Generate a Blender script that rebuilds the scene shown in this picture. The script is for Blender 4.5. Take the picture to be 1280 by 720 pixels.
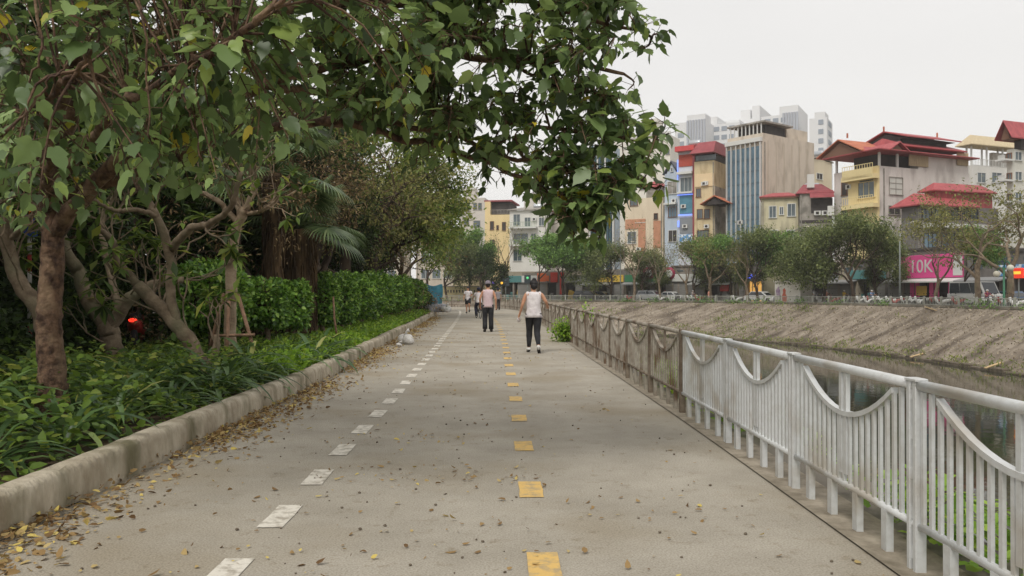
import bpy, math, random
import numpy as np
from mathutils import Vector, Matrix
R = math.radians
scene = bpy.context.scene
for o in list(bpy.data.objects): bpy.data.objects.remove(o)
col = scene.collection
# ---------------------------------------------------------------- camera, sky, sun, exposure
EYE = 1.4; FPX = 1000.0; HZ = 365.0
cam_d = bpy.data.cameras.new('camera'); cam = bpy.data.objects.new('camera', cam_d); col.objects.link(cam)
cam.location = (0, 0, EYE); cam.rotation_euler = (R(90) + math.atan(5 / FPX), 0, 0)
cam_d.lens = 36 * FPX / 1280; cam_d.sensor_width = 36; cam_d.clip_start = 0.05; cam_d.clip_end = 3000
scene.camera = cam
SUN_EL, SUN_AZ = R(52), R(205)          # azimuth clockwise from +Y: behind the camera, a little to the left
world = bpy.data.worlds.new('World'); scene.world = world; world.use_nodes = True
wn = world.node_tree; wn.nodes.clear()
wo = wn.nodes.new('ShaderNodeOutputWorld'); bg = wn.nodes.new('ShaderNodeBackground')
sk = wn.nodes.new('ShaderNodeTexSky'); sk.sky_type = 'NISHITA'; sk.sun_disc = False
sk.sun_elevation = SUN_EL; sk.sun_rotation = SUN_AZ; sk.dust_density = 4.0; sk.air_density = 1.2
cl = wn.nodes.new('ShaderNodeMix'); cl.data_type = 'RGBA'; cl.inputs[0].default_value = 0.93   # the overcast cloud deck over the sky
cl.inputs[7].default_value = (7.7, 7.55, 7.3, 1)
cn = wn.nodes.new('ShaderNodeTexNoise'); cn.inputs['Scale'].default_value = 1.6; cn.inputs['Detail'].default_value = 4   # soft tone changes in the cloud deck
ctc = wn.nodes.new('ShaderNodeTexCoord'); cmp_ = wn.nodes.new('ShaderNodeMapping'); cmp_.inputs['Scale'].default_value = (1, 1, 3); wn.links.new(ctc.outputs['Generated'], cmp_.inputs[0]); wn.links.new(cmp_.outputs[0], cn.inputs[0])
ccr = wn.nodes.new('ShaderNodeValToRGB'); ccr.color_ramp.elements[0].position = .3; ccr.color_ramp.elements[0].color = (6.6, 6.48, 6.32, 1); ccr.color_ramp.elements[1].position = .7; ccr.color_ramp.elements[1].color = (7.3, 7.15, 6.95, 1)
wn.links.new(cn.outputs[0], ccr.inputs[0]); wn.links.new(ccr.outputs[0], cl.inputs[7])
wn.links.new(sk.outputs[0], cl.inputs[6]); wn.links.new(cl.outputs[2], bg.inputs[0])
bg.inputs[1].default_value = 0.1
wn.links.new(bg.outputs[0], wo.inputs[0])
sd = bpy.data.lights.new('sun', 'SUN'); sd.energy = 1.5; sd.angle = R(20); sd.color = (1.0, 0.965, 0.9)
sun = bpy.data.objects.new('sun', sd); col.objects.link(sun); sun.location = (0, 0, 60)
dv = Vector((math.sin(SUN_AZ) * math.cos(SUN_EL), math.cos(SUN_AZ) * math.cos(SUN_EL), math.sin(SUN_EL)))
sun.rotation_euler = dv.to_track_quat('Z', 'Y').to_euler()
scene.view_settings.view_transform = 'Standard'; scene.view_settings.look = 'None'
scene.view_settings.gamma = 1; scene.view_settings.use_curve_mapping = False
scene.view_settings.exposure = 0.38
scene.render.engine = 'CYCLES'
scene.cycles.max_bounces = 6; scene.cycles.transparent_max_bounces = 4; scene.cycles.volume_bounces = 2

# ---------------------------------------------------------------- helpers
def s(r, g, b):
    f = lambda c: (c / 255 / 12.92) if c / 255 < 0.04045 else ((c / 255 + 0.055) / 1.055) ** 2.4
    return (f(r), f(g), f(b), 1)
def gp(px, py, z=0.0):                   # ground point seen at a pixel
    Y = (EYE - z) * 1000 / (py - HZ); return Vector(((px - 640) / 1000 * Y, Y, z))
def P(px, py, Y): return Vector(((px - 640) / 1000 * Y, Y, EYE - (py - HZ) / 1000 * Y))
def tag(o, label=None, cat=None, group=None, kind=None):
    if label: o['label'] = label
    if cat: o['category'] = cat
    if group: o['group'] = group
    if kind: o['kind'] = kind
    return o
def empty(name, loc=(0, 0, 0), rz=0, label=None, cat=None, group=None):
    o = bpy.data.objects.new(name, None); col.objects.link(o); o.empty_display_size = .2
    o.location = loc; o.rotation_euler = (0, 0, rz); return tag(o, label, cat, group)
def copy_tree(o, parent=None):
    c = o.copy(); col.objects.link(c); c.parent = parent
    for ch in list(o.children): copy_tree(ch, c)
    return c
def mesh_obj(name, me, m, parent=None):
    o = bpy.data.objects.new(name, me); col.objects.link(o)
    if m is not None and not me.materials: me.materials.append(m)
    o.parent = parent; return o

class MB:
    def __init__(s): s.v = []; s.f = []; s.sm = []
    def add(s, vs, fs, smooth=False):
        n = len(s.v); s.v.extend([tuple(v) for v in vs])
        for f in fs: s.f.append(tuple(i + n for i in f)); s.sm.append(smooth)
    def box(s, x0, x1, y0, y1, z0, z1, M=None):
        vs = [(x, y, z) for z in (z0, z1) for y in (y0, y1) for x in (x0, x1)]
        if M is not None: vs = [M @ Vector(v) for v in vs]
        s.add(vs, [(0, 2, 3, 1), (4, 5, 7, 6), (0, 1, 5, 4), (2, 6, 7, 3), (0, 4, 6, 2), (1, 3, 7, 5)])
    def bbox(s, x0, x1, y0, y1, z0, z1, b=.01, M=None):  # bevelled box: chamfered on all vertical edges and top
        c = [(x0 + b, y0), (x1 - b, y0), (x1, y0 + b), (x1, y1 - b), (x1 - b, y1), (x0 + b, y1), (x0, y1 - b), (x0, y0 + b)]
        cx, cy = (x0 + x1) / 2, (y0 + y1) / 2
        vs = [(x, y, z0) for x, y in c] + [(x, y, z1 - b) for x, y in c]
        vs += [(cx + (x - cx) * (1 - 2 * b / max(x1 - x0, .001)), cy + (y - cy) * (1 - 2 * b / max(y1 - y0, .001)), z1) for x, y in c]
        if M is not None: vs = [M @ Vector(v) for v in vs]
        fs = [(i, (i + 1) % 8, 8 + (i + 1) % 8, 8 + i) for i in range(8)] + [(8 + i, 8 + (i + 1) % 8, 16 + (i + 1) % 8, 16 + i) for i in range(8)]
        fs += [tuple(range(16, 24)), tuple(range(7, -1, -1))]
        s.add(vs, fs)
    def tube(s, pts, rad, n=8, cap=True, flat=None, smooth=True, jit=0, rng=None):
        pts = [Vector(p) for p in pts]; k = len(pts)
        if not hasattr(rad, '__len__'): rad = [rad] * k
        vs = []; prev = None
        for i, p in enumerate(pts):
            d = (pts[min(i + 1, k - 1)] - pts[max(i - 1, 0)])
            if d.length < 1e-9: d = Vector((0, 0, 1))
            d.normalize()
            if prev is None:
                a = Vector((0, 0, 1)) if abs(d.z) < .9 else Vector((0, 1, 0))
                u = d.cross(a).normalized()
            else:
                u = prev - d * prev.dot(d)
                u = u.normalized() if u.length > 1e-6 else d.orthogonal().normalized()
            prev = u; w = d.cross(u)
            for j in range(n):
                t = 2 * math.pi * j / n; rr = rad[i]
                if jit: rr *= 1 + (rng or random).uniform(-jit, jit)
                vs.append(p + u * math.cos(t) * rr + w * math.sin(t) * rr * (flat or 1))
        fs = [(i * n + j, i * n + (j + 1) % n, (i + 1) * n + (j + 1) % n, (i + 1) * n + j) for i in range(k - 1) for j in range(n)]
        if cap: fs += [tuple(range(n - 1, -1, -1)), tuple(range((k - 1) * n, k * n))]
        s.add(vs, fs, smooth)
    def loft(s, secs, n=14, cap=True):    # secs: (cx,cy,cz,rx,ry) horizontal ellipses
        vs = []
        for (cx, cy, cz, rx, ry) in secs:
            for j in range(n):
                t = 2 * math.pi * j / n; vs.append((cx + rx * math.cos(t), cy + ry * math.sin(t), cz))
        k = len(secs)
        fs = [(i * n + j, i * n + (j + 1) % n, (i + 1) * n + (j + 1) % n, (i + 1) * n + j) for i in range(k - 1) for j in range(n)]
        if cap: fs += [tuple(range(n - 1, -1, -1)), tuple(range((k - 1) * n, k * n))]
        s.add(vs, fs, True)
    def lathe(s, prof, n=16, M=None):     # prof: (r,z)
        vs = [(r * math.cos(2 * math.pi * j / n), r * math.sin(2 * math.pi * j / n), z) for r, z in prof for j in range(n)]
        if M is not None: vs = [M @ Vector(v) for v in vs]
        k = len(prof)
        s.add(vs, [(i * n + j, i * n + (j + 1) % n, (i + 1) * n + (j + 1) % n, (i + 1) * n + j) for i in range(k - 1) for j in range(n)] + [tuple(range(n - 1, -1, -1)), tuple(range((k - 1) * n, k * n))], True)
    def ell(s, c, r, n=12, m=8, jit=0):
        c = Vector(c); vs = []
        for i in range(1, m):
            a = math.pi * i / m
            for j in range(n):
                t = 2 * math.pi * j / n; q = 1 + random.uniform(-jit, jit)
                vs.append((c.x + r[0] * math.sin(a) * math.cos(t) * q, c.y + r[1] * math.sin(a) * math.sin(t) * q, c.z + r[2] * math.cos(a) * q))
        t0 = len(vs); vs += [(c.x, c.y, c.z + r[2]), (c.x, c.y, c.z - r[2])]
        fs = [(i * n + j, (i + 1) * n + j, (i + 1) * n + (j + 1) % n, i * n + (j + 1) % n) for i in range(m - 2) for j in range(n)]
        fs += [(t0, j, (j + 1) % n) for j in range(n)] + [(t0 + 1, (m - 2) * n + (j + 1) % n, (m - 2) * n + j) for j in range(n)]
        s.add(vs, fs, True)
    def build(s, name, m, parent=None):
        me = bpy.data.meshes.new(name); me.from_pydata(s.v, [], s.f)
        me.polygons.foreach_set('use_smooth', s.sm); me.update()
        return mesh_obj(name, me, m, parent)

def smooth_path(ctrl, n):                # Catmull-Rom through tuples of any length
    c = [np.array(p, float) for p in ctrl]; c = [2 * c[0] - c[1]] + c + [2 * c[-1] - c[-2]]; out = []
    segs = len(c) - 3
    for i in range(n):
        t = i / (n - 1) * segs; k = min(int(t), segs - 1); t -= k
        a, b, d, e = c[k:k + 4]
        out.append(.5 * ((2 * b) + (-a + d) * t + (2 * a - 5 * b + 4 * d - e) * t * t + (-a + 3 * b - 3 * d + e) * t ** 3))
    return out

# ---- materials
MATS = {}
def mat(name, c1, c2=None, scale=4, rough=.8, bump=0, bscale=None, metal=0, spec=.35, stretch=(1, 1, 1), lo=.35, hi=.65, c3=None, s3=1.0, emit=0, coord='Object'):
    if name in MATS: return MATS[name]
    m = bpy.data.materials.new(name); m.use_nodes = True; nt = m.node_tree; p = nt.nodes['Principled BSDF']
    p.inputs['Base Color'].default_value = c1; p.inputs['Roughness'].default_value = rough
    p.inputs['Metallic'].default_value = metal; p.inputs['Specular IOR Level'].default_value = spec
    N = nt.nodes.new; L = nt.links.new
    tc = N('ShaderNodeTexCoord'); mp = N('ShaderNodeMapping'); mp.inputs['Scale'].default_value = stretch
    L(tc.outputs[coord], mp.inputs[0]); out = None
    if c2:
        nz = N('ShaderNodeTexNoise'); nz.inputs['Scale'].default_value = scale; nz.inputs['Detail'].default_value = 6; nz.inputs['Roughness'].default_value = .65
        L(mp.outputs[0], nz.inputs[0])
        cr = N('ShaderNodeValToRGB'); cr.color_ramp.elements[0].position = lo; cr.color_ramp.elements[1].position = hi
        cr.color_ramp.elements[0].color = c1; cr.color_ramp.elements[1].color = c2
        L(nz.outputs[0], cr.inputs[0]); out = cr.outputs[0]
        if c3:
            n3 = N('ShaderNodeTexNoise'); n3.inputs['Scale'].default_value = s3; n3.inputs['Detail'].default_value = 4; L(mp.outputs[0], n3.inputs[0])
            r3 = N('ShaderNodeValToRGB'); r3.color_ramp.elements[0].position = .5; r3.color_ramp.elements[1].position = .68
            L(n3.outputs[0], r3.inputs[0]); mx = N('ShaderNodeMix'); mx.data_type = 'RGBA'
            L(r3.outputs[0], mx.inputs[0]); L(out, mx.inputs[6]); mx.inputs[7].default_value = c3; out = mx.outputs[2]
        L(out, p.inputs['Base Color'])
    if bump:
        nb = N('ShaderNodeTexNoise'); nb.inputs['Scale'].default_value = bscale or scale * 4; nb.inputs['Detail'].default_value = 5
        L(mp.outputs[0], nb.inputs[0]); bn = N('ShaderNodeBump'); bn.inputs['Strength'].default_value = min(1, bump); bn.inputs['Distance'].default_value = .02 * max(1, bump)
        L(nb.outputs[0], bn.inputs['Height']); L(bn.outputs[0], p.inputs['Normal'])
    if emit:
        p.inputs['Emission Color'].default_value = c1; p.inputs['Emission Strength'].default_value = emit
    MATS[name] = m; return m
def leafmat(name, cols, trans=.35, rough=.45, spec=.4):   # cols: list of (pos,color) over a per-leaf random value
    m = bpy.data.materials.new(name); m.use_nodes = True; nt = m.node_tree; p = nt.nodes['Principled BSDF']; N = nt.nodes.new; L = nt.links.new
    g = N('ShaderNodeNewGeometry'); cr = N('ShaderNodeValToRGB'); el = cr.color_ramp.elements
    el[0].position, el[0].color = cols[0]; el[1].position, el[1].color = cols[-1]
    for q, c in cols[1:-1]: e = el.new(q); e.color = c
    L(g.outputs['Random Per Island'], cr.inputs[0]); L(cr.outputs[0], p.inputs['Base Color'])
    p.inputs['Roughness'].default_value = rough; p.inputs['Specular IOR Level'].default_value = spec
    t = N('ShaderNodeBsdfTranslucent'); hs = N('ShaderNodeHueSaturation'); hs.inputs['Value'].default_value = 1.5; hs.inputs['Hue'].default_value = .485
    L(cr.outputs[0], hs.inputs['Color']); L(hs.outputs[0], t.inputs[0])
    mx = N('ShaderNodeMixShader'); mx.inputs[0].default_value = trans
    L(p.outputs[0], mx.inputs[1]); L(t.outputs[0], mx.inputs[2]); L(mx.outputs[0], nt.nodes['Material Output'].inputs[0])
    return m

# ---- leaves
_R = [(-.05, .1, .03), (-.03, .23, .05), (.1, .33, .05), (.33, .48, .0), (.39, .32, .03), (.52, .33, -.01), (.66, .27, -.03), (.79, .13, -.06), (.91, .05, -.11)]
_M = [(0, 0, 0), (.25, 0, -.01), (.5, 0, -.04), (.76, 0, -.09), (1.02, 0, -.18)]
_q = [(0, 1, 8, 7), (0, 7, 6, 5), (1, 2, 10, 9), (1, 9, 8), (2, 3, 12, 11), (2, 11, 10), (3, 4, 13), (3, 13, 12)]
LOBED = (np.array(_M + _R + [(x, -y, z) for x, y, z in _R]), _q + [tuple(i if i < 5 else i + 9 for i in f)[::-1] for f in _q])
OVATE = (np.array([(0, 0, 0), (.5, 0, -.05), (1, 0, -.12), (.2, .22, .05), (.62, .2, .02), (.2, -.22, .05), (.62, -.2, .02)]),
         [(0, 1, 4, 3), (1, 2, 4), (0, 5, 6, 1), (1, 6, 2)])
SLIM = (np.array([(0, 0, 0), (.45, 0, -.03), (1, 0, -.15), (.45, .14, .03), (.45, -.14, .03)]), [(0, 1, 3), (1, 2, 3), (0, 4, 1), (1, 4, 2)])
TWIG4 = (np.array([(0, 0, 0), (1, 0, 0), (.45, .28, .06), (.5, -.3, .05)]), [(0, 1, 2), (0, 3, 1)])
def leaf_mesh(name, pos, dirs, ups, size, tpl, m, parent=None, widen=1.0, bend=1.0):
    T, F = tpl; pos = np.asarray(pos, float); A = np.asarray(dirs, float); U = np.asarray(ups, float)
    A = A / (np.linalg.norm(A, axis=1, keepdims=True) + 1e-9)
    B = np.cross(U, A); B = B / (np.linalg.norm(B, axis=1, keepdims=True) + 1e-9); U = np.cross(A, B)
    S = np.asarray(size, float).reshape(-1, 1, 1); widen = np.asarray(widen, float).reshape(-1, 1, 1); bend = np.asarray(bend, float).reshape(-1, 1, 1)
    V = pos[:, None, :] + S * (T[None, :, 0:1] * A[:, None, :] + widen * T[None, :, 1:2] * B[:, None, :] + bend * T[None, :, 2:3] * U[:, None, :])
    n, k = len(pos), len(T); V = V.reshape(-1, 3)
    lens = np.array([len(f) for f in F]); flat = np.concatenate([np.array(f) for f in F])
    loops = (flat[None, :] + (np.arange(n) * k)[:, None]).ravel()
    tot = np.tile(lens, n); start = np.concatenate([[0], np.cumsum(tot)[:-1]])
    me = bpy.data.meshes.new(name); me.vertices.add(n * k); me.vertices.foreach_set('co', V.ravel().astype(np.float32))
    me.loops.add(len(loops)); me.loops.foreach_set('vertex_index', loops.astype(np.int32))
    me.polygons.add(len(tot)); me.polygons.foreach_set('loop_start', start.astype(np.int32)); me.polygons.foreach_set('loop_total', tot.astype(np.int32))
    me.update(calc_edges=True); me.validate()
    return mesh_obj(name, me, m, parent)
def rand_unit(rs, n, zlo=-1):
    v = rs.normal(size=(n, 3)); v /= np.linalg.norm(v, axis=1, keepdims=True); return v

# ---- a growing tree
def grow(seed, H, r0, levels=4, spread=.7, first=.35, kids=(3, 4), droop=0., lean=(0, 0), shrink=.66, tips_every=True, wob=.18, top=.25, sides=7):
    rnd = random.Random(seed); mb = MB(); tips = []
    def rec(p, d, L, r, lv):
        n = 5 if lv else 6; pts = [p.copy()]; rads = [r]; q = p.copy(); dd = d.copy()
        for i in range(n):
            dd = (dd + Vector((rnd.uniform(-wob, wob), rnd.uniform(-wob, wob), rnd.uniform(-wob, wob) * .6 - droop * lv * .12))).normalized()
            q = q + dd * L / n; pts.append(q.copy()); rads.append(r * (1 - (.35 if lv < levels else .75) * (i + 1) / n))
        if lv == 0: rads[0] *= 1.35
        mb.tube(pts, rads, n=max(3, sides - lv * 1), cap=False)
        if lv >= levels:
            for k in range(1, n + 1): tips.append((pts[k], dd.copy()))
            return
        K = rnd.randint(*kids)
        for k in range(K):
            t = rnd.uniform(.55, 1) if k else 1.0
            if lv == 0: t = rnd.uniform(.7, 1) if k else 1
            i = min(n, max(1, round(t * n))); base = pts[i]
            a = rnd.uniform(0, 6.283) + k * 2.1; sp = spread * rnd.uniform(.6, 1.25)
            ax = dd.orthogonal().normalized(); ax.rotate(Matrix.Rotation(a, 3, dd))
            nd = (dd * math.cos(sp) + ax * math.sin(sp)); nd.z += top * .5; nd.normalize()
            rec(base, nd, L * shrink * rnd.uniform(.8, 1.15), rads[i] * rnd.uniform(.6, .8), lv + 1)
    tot = sum(shrink ** k for k in range(1, levels + 1)) * .75
    L0 = H * first
    # children length so the crown reaches H
    rec(Vector((0, 0, 0)), Vector((lean[0], lean[1], 1)).normalized(), L0, r0, 0)
    zs = max(t[0].z for t in tips); k = H / zs
    mb.v = [(x * k, y * k, z * k) for x, y, z in mb.v]
    return mb, [(t[0] * k, t[1]) for t in tips]
def tip_leaves(tips, per, sigma, size, seed, tpl, m, name='crown', parent=None, up=.8, hang=.2, keep=None):
    rs = np.random.RandomState(seed); pos = []; dr = []; 
    tp = np.array([tuple(t[0]) for t in tips]); td = np.array([tuple(t[1]) for t in tips])
    if keep is not None:
        k = rs.rand(len(tp)) < keep; tp = tp[k]; td = td[k]
    p = np.repeat(tp, per, axis=0); d = np.repeat(td, per, axis=0); n = len(p)
    p = p + rs.normal(size=(n, 3)) * sigma * np.array([1, 1, .8])
    d = d * .5 + rand_unit(rs, n) * .9; d[:, 2] -= hang
    u = rand_unit(rs, n) * .7; u[:, 2] += up
    return leaf_mesh(name, p, d, u, size * rs.uniform(.6, 1.25, n), tpl, m, parent)
def to_mesh(o):                          # evaluate modifiers into a plain mesh
    dg = bpy.context.evaluated_depsgraph_get(); dg.update()
    me = bpy.data.meshes.new_from_object(o.evaluated_get(dg)); return me
def text_mesh(txt, size, m, name='lettering', parent=None, M=None, depth=.01, align='CENTER'):
    c = bpy.data.curves.new('t', 'FONT'); c.body = txt; c.size = size; c.extrude = depth; c.align_x = align; c.align_y = 'CENTER'
    o = bpy.data.objects.new('t', c); col.objects.link(o); bpy.context.view_layer.update()
    me = to_mesh(o); bpy.data.objects.remove(o); me.name = name; me.materials.clear()
    if M is not None: me.transform(M)
    return mesh_obj(name, me, m, parent)

# ---- curves of the place (x, y)
FENCE = [(2.1, -3), (2.03, 4), (1.99, 8), (1.9, 12), (1.68, 20.6), (1.42, 33), (.95, 52), (.2, 63), (-2.3, 71), (-8, 75.5), (-20, 78), (-60, 81)]
KERB = [(-2.78, -3), (-2.87, 4), (-2.9, 7), (-2.93, 12), (-3.08, 16), (-3.35, 21), (-3.95, 35), (-4.9, 52), (-6.0, 60), (-9, 66.5), (-20, 70), (-60, 73)]
WLINE = [(-1.38, 1), (-1.44, 5), (-1.5, 7.1), (-1.57, 10.4), (-1.7, 14), (-1.95, 21), (-2.66, 38), (-3.5, 54), (-4.4, 62), (-7.5, 68), (-18, 71.5)]
YLINE = [(.22, 1), (.165, 4), (.105, 7.2), (.05, 10.4), (-.06, 15.4), (-.3, 25.5), (-.85, 40), (-1.9, 57), (-3.2, 64), (-8, 70), (-19, 74.5)]
def resample(ctrl, step, n=800):
    p = np.array(smooth_path(ctrl, n)); d = np.concatenate([[0], np.cumsum(np.linalg.norm(np.diff(p, axis=0), axis=1))])
    k = int(d[-1] / step); t = np.arange(k + 1) * step
    return np.stack([np.interp(t, d, p[:, i]) for i in range(p.shape[1])], 1)
def offset(p, o):                        # to the right of travel
    t = np.gradient(p, axis=0); t /= np.linalg.norm(t, axis=1, keepdims=True)
    return p + np.stack([t[:, 1], -t[:, 0]], 1) * o
_XC = {}
def xat(ctrl, Y):
    k = id(ctrl)
    if k not in _XC: _XC[k] = np.array(smooth_path(ctrl, 400))
    p = _XC[k]; return float(np.interp(Y, p[:, 1], p[:, 0]))
# ================================================================ THE SETTING
rnd = random.Random(5)
PAVE = mat('path_concrete', s(176, 169, 156), s(150, 143, 130), scale=1.1, rough=.9, bump=.35, bscale=60, lo=.3, hi=.72, c3=s(152, 142, 124), s3=.6)
nt = PAVE.node_tree                     # aggregate speckle over the concrete
N = nt.nodes.new; L = nt.links.new; pp = nt.nodes['Principled BSDF']; src = pp.inputs['Base Color'].links[0].from_socket
tc = N('ShaderNodeTexCoord'); vz = N('ShaderNodeTexNoise'); vz.inputs['Scale'].default_value = 90; vz.inputs['Detail'].default_value = 3; L(tc.outputs['Object'], vz.inputs[0])
vr = N('ShaderNodeValToRGB'); vr.color_ramp.elements[0].position = .3; vr.color_ramp.elements[0].color = (.62, .6, .57, 1); vr.color_ramp.elements[1].position = .6; vr.color_ramp.elements[1].color = (1.06, 1.06, 1.06, 1)
L(vz.outputs[0], vr.inputs[0]); mm = N('ShaderNodeMix'); mm.data_type = 'RGBA'; mm.blend_type = 'MULTIPLY'; mm.inputs[0].default_value = .8
L(src, mm.inputs[6]); L(vr.outputs[0], mm.inputs[7])
# fine drifted dust, worn spots
v2 = N('ShaderNodeTexNoise'); v2.inputs['Scale'].default_value = 7; v2.inputs['Detail'].default_value = 7; v2.inputs['Roughness'].default_value = .75; L(tc.outputs['Object'], v2.inputs[0])
r2 = N('ShaderNodeValToRGB'); r2.color_ramp.elements[0].position = .56; r2.color_ramp.elements[0].color = (1, 1, 1, 1); r2.color_ramp.elements[1].position = .72; r2.color_ramp.elements[1].color = (.66, .6, .51, 1)
L(v2.outputs[0], r2.inputs[0]); m2 = N('ShaderNodeMix'); m2.data_type = 'RGBA'; m2.blend_type = 'MULTIPLY'; m2.inputs[0].default_value = 1
L(mm.outputs[2], m2.inputs[6]); L(r2.outputs[0], m2.inputs[7]); L(m2.outputs[2], pp.inputs['Base Color'])
SOIL = mat('soil', s(92, 76, 56), s(58, 47, 34), scale=6, rough=1, bump=.8, bscale=30)
KERBM = mat('kerb_concrete', s(194, 184, 165), s(140, 128, 108), scale=3.2, rough=.92, bump=1.3, bscale=18, c3=s(112, 106, 82), s3=2.4, lo=.35, hi=.66, stretch=(1, 1, .45))
BANK = mat('bank_earth', s(154, 143, 129), s(118, 107, 94), scale=.9, rough=1, bump=1, bscale=3.5, lo=.38, hi=.62, c3=s(88, 78, 68), s3=.4, stretch=(.5, 1.4, 1))
LAND = mat('ground_far', s(120, 114, 104), s(104, 98, 88), scale=.6, rough=1)
ROADM = mat('asphalt', s(92, 91, 90), s(78, 77, 76), scale=3, rough=.9)
LEDGE = mat('ledge_concrete', s(156, 146, 130), s(112, 103, 88), scale=5, rough=.95, bump=.6)
WHITE_P = mat('white_road_paint', s(214, 208, 196), s(164, 156, 142), scale=11, rough=.85, lo=.46, hi=.62, bump=.3)
YEL_P = mat('yellow_road_paint', s(212, 176, 106), s(172, 152, 116), scale=11, rough=.85, lo=.46, hi=.64, bump=.3)

TOPF = [(41, -90), (40.5, 20), (39.6, 61), (38, 78), (33.5, 93), (24, 106), (14, 115), (2, 121), (-20, 125), (-80, 127), (-320, 128)]
WATF = [(34, -90), (33.6, 20), (32.8, 58), (31.2, 73), (27, 87), (19, 98.5), (10, 107), (-1, 113), (-22, 117), (-80, 119), (-320, 120)]
WATN = [(7.2, -90), (7.1, 20), (7, 40), (6.6, 58), (5, 75), (-1, 85), (-12, 91), (-28, 93.5), (-50, 94.5), (-80, 95), (-320, 96)]
TOPN = [(2.75, -90), (2.7, 8), (2.45, 20), (2.15, 33), (1.65, 52), (.8, 65), (-2, 74), (-8.5, 79), (-22, 81.5), (-80, 84), (-320, 86)]
def spl(c, n=260): return [tuple(p) for p in smooth_path(c, n)]
tf, wf, wn_, tn = spl(TOPF), spl(WATF), spl(WATN), spl(TOPN)
BIG = 560
# one sheet of ground: near land, banks, canal bed, far land
g = MB()
near = tn; nl = [(x, y, -.03) for x, y in near]
g.add(nl + [(-320, -90, -.03)] , [tuple(range(len(nl) + 1))])
g.add([(-320, -90, -.03), (-320, 86, -.03), (-BIG, 86, -.03), (-BIG, -BIG, -.03), (BIG, -BIG, -.03), (BIG, -90, -.03), (2.75, -90, -.03)], [(0, 1, 2, 3, 4, 5, 6)][:0] + [(0, 1, 2, 3), (0, 3, 4, 5, 6)])
fl = [(x, y, -.03) for x, y in tf]
g.add(fl + [(-320, BIG, -.03), (BIG, BIG, -.03), (BIG, -90, -.03)], [tuple(range(len(fl) + 3))[::-1]])
g.add([(-320, 128, -.03), (-320, BIG, -.03), (-BIG, BIG, -.03), (-BIG, 128, -.03)], [(0, 1, 2, 3)])
g.build('ground', LAND); tag(bpy.data.objects['ground'], kind='structure')
def strip(name, A, B, za, zb, m, nx=6, rough=0, seed=1):
    rr = random.Random(seed); b = MB(); vs = []
    for i, (a, c) in enumerate(zip(A, B)):
        for j in range(nx + 1):
            t = j / nx; e = 0 if j in (0, nx) else 1
            vs.append((a[0] + (c[0] - a[0]) * t + rr.uniform(-rough, rough) * e, a[1] + (c[1] - a[1]) * t + rr.uniform(-rough, rough) * e,
                       za + (zb - za) * t + rr.uniform(-rough, rough) * .6 * e + rough * e * math.sin(i * .31) * .5))
    w = nx + 1
    b.add(vs, [(i * w + j, i * w + j + 1, (i + 1) * w + j + 1, (i + 1) * w + j) for i in range(len(A) - 1) for j in range(nx)], True)
    return tag(b.build(name, m), kind='structure')
WZ = -4.0
def lerp2(A, B, t): return [(a[0] + (b[0] - a[0]) * t, a[1] + (b[1] - a[1]) * t) for a, b in zip(A, B)]
tf2, wf2 = spl(TOPF, 700), spl(WATF, 700)
strip('far_bank', wf2, tf2, WZ - .25, -.03, BANK, nx=26, rough=.06, seed=3)
strip('near_bank', tn, wn_, -.03, WZ - .3, BANK, nx=12, rough=.08, seed=4)
strip('canal_bed', wn_, wf, WZ - .6, WZ - .6, SOIL, nx=2)
WAT = mat('canal_water', (.028, .03, .02, 1), rough=.045, spec=.6)
wnt = WAT.node_tree; p_ = wnt.nodes['Principled BSDF']; p_.inputs['IOR'].default_value = 1.45
nz = wnt.nodes.new('ShaderNodeTexNoise'); nz.inputs['Scale'].default_value = 1.2; nz.inputs['Detail'].default_value = 3
bn = wnt.nodes.new('ShaderNodeBump'); bn.inputs['Strength'].default_value = .12; bn.inputs['Distance'].default_value = .05
tcw = wnt.nodes.new('ShaderNodeTexCoord'); wnt.links.new(tcw.outputs['Object'], nz.inputs[0]); wnt.links.new(nz.outputs[0], bn.inputs['Height']); wnt.links.new(bn.outputs[0], p_.inputs['Normal'])
A_ = lerp2(wn_, tn, .12); B_ = lerp2(wf, tf, .12)
strip('canal_water', A_, B_, WZ, WZ, WAT, nx=2)
# low stone toe along the far water edge
STONE = mat('bank_stone', s(116, 106, 92), s(78, 70, 58), scale=3, rough=1, bump=.8)
toe = resample([(a[0], a[1]) for a in WATF], 1.2); b = MB(); n0 = offset(toe, 0.35)
b2 = MB(); rr = random.Random(8)
for i in range(len(toe) - 1):
    if toe[i][1] < 10 or toe[i][0] < -30: continue
    x, y = toe[i] + (toe[i] - n0[i]) * 0
    d = toe[i + 1] - toe[i]; a = math.atan2(d[1], d[0]); M = Matrix.Translation((x, y, WZ)) @ Matrix.Rotation(a, 4, 'Z')
    b2.bbox(-.6, .58, -.3, .3, -.25, .12 + rr.uniform(0, .16), .05, M)
tag(b2.build('bank_toe', STONE), kind='structure')

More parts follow.
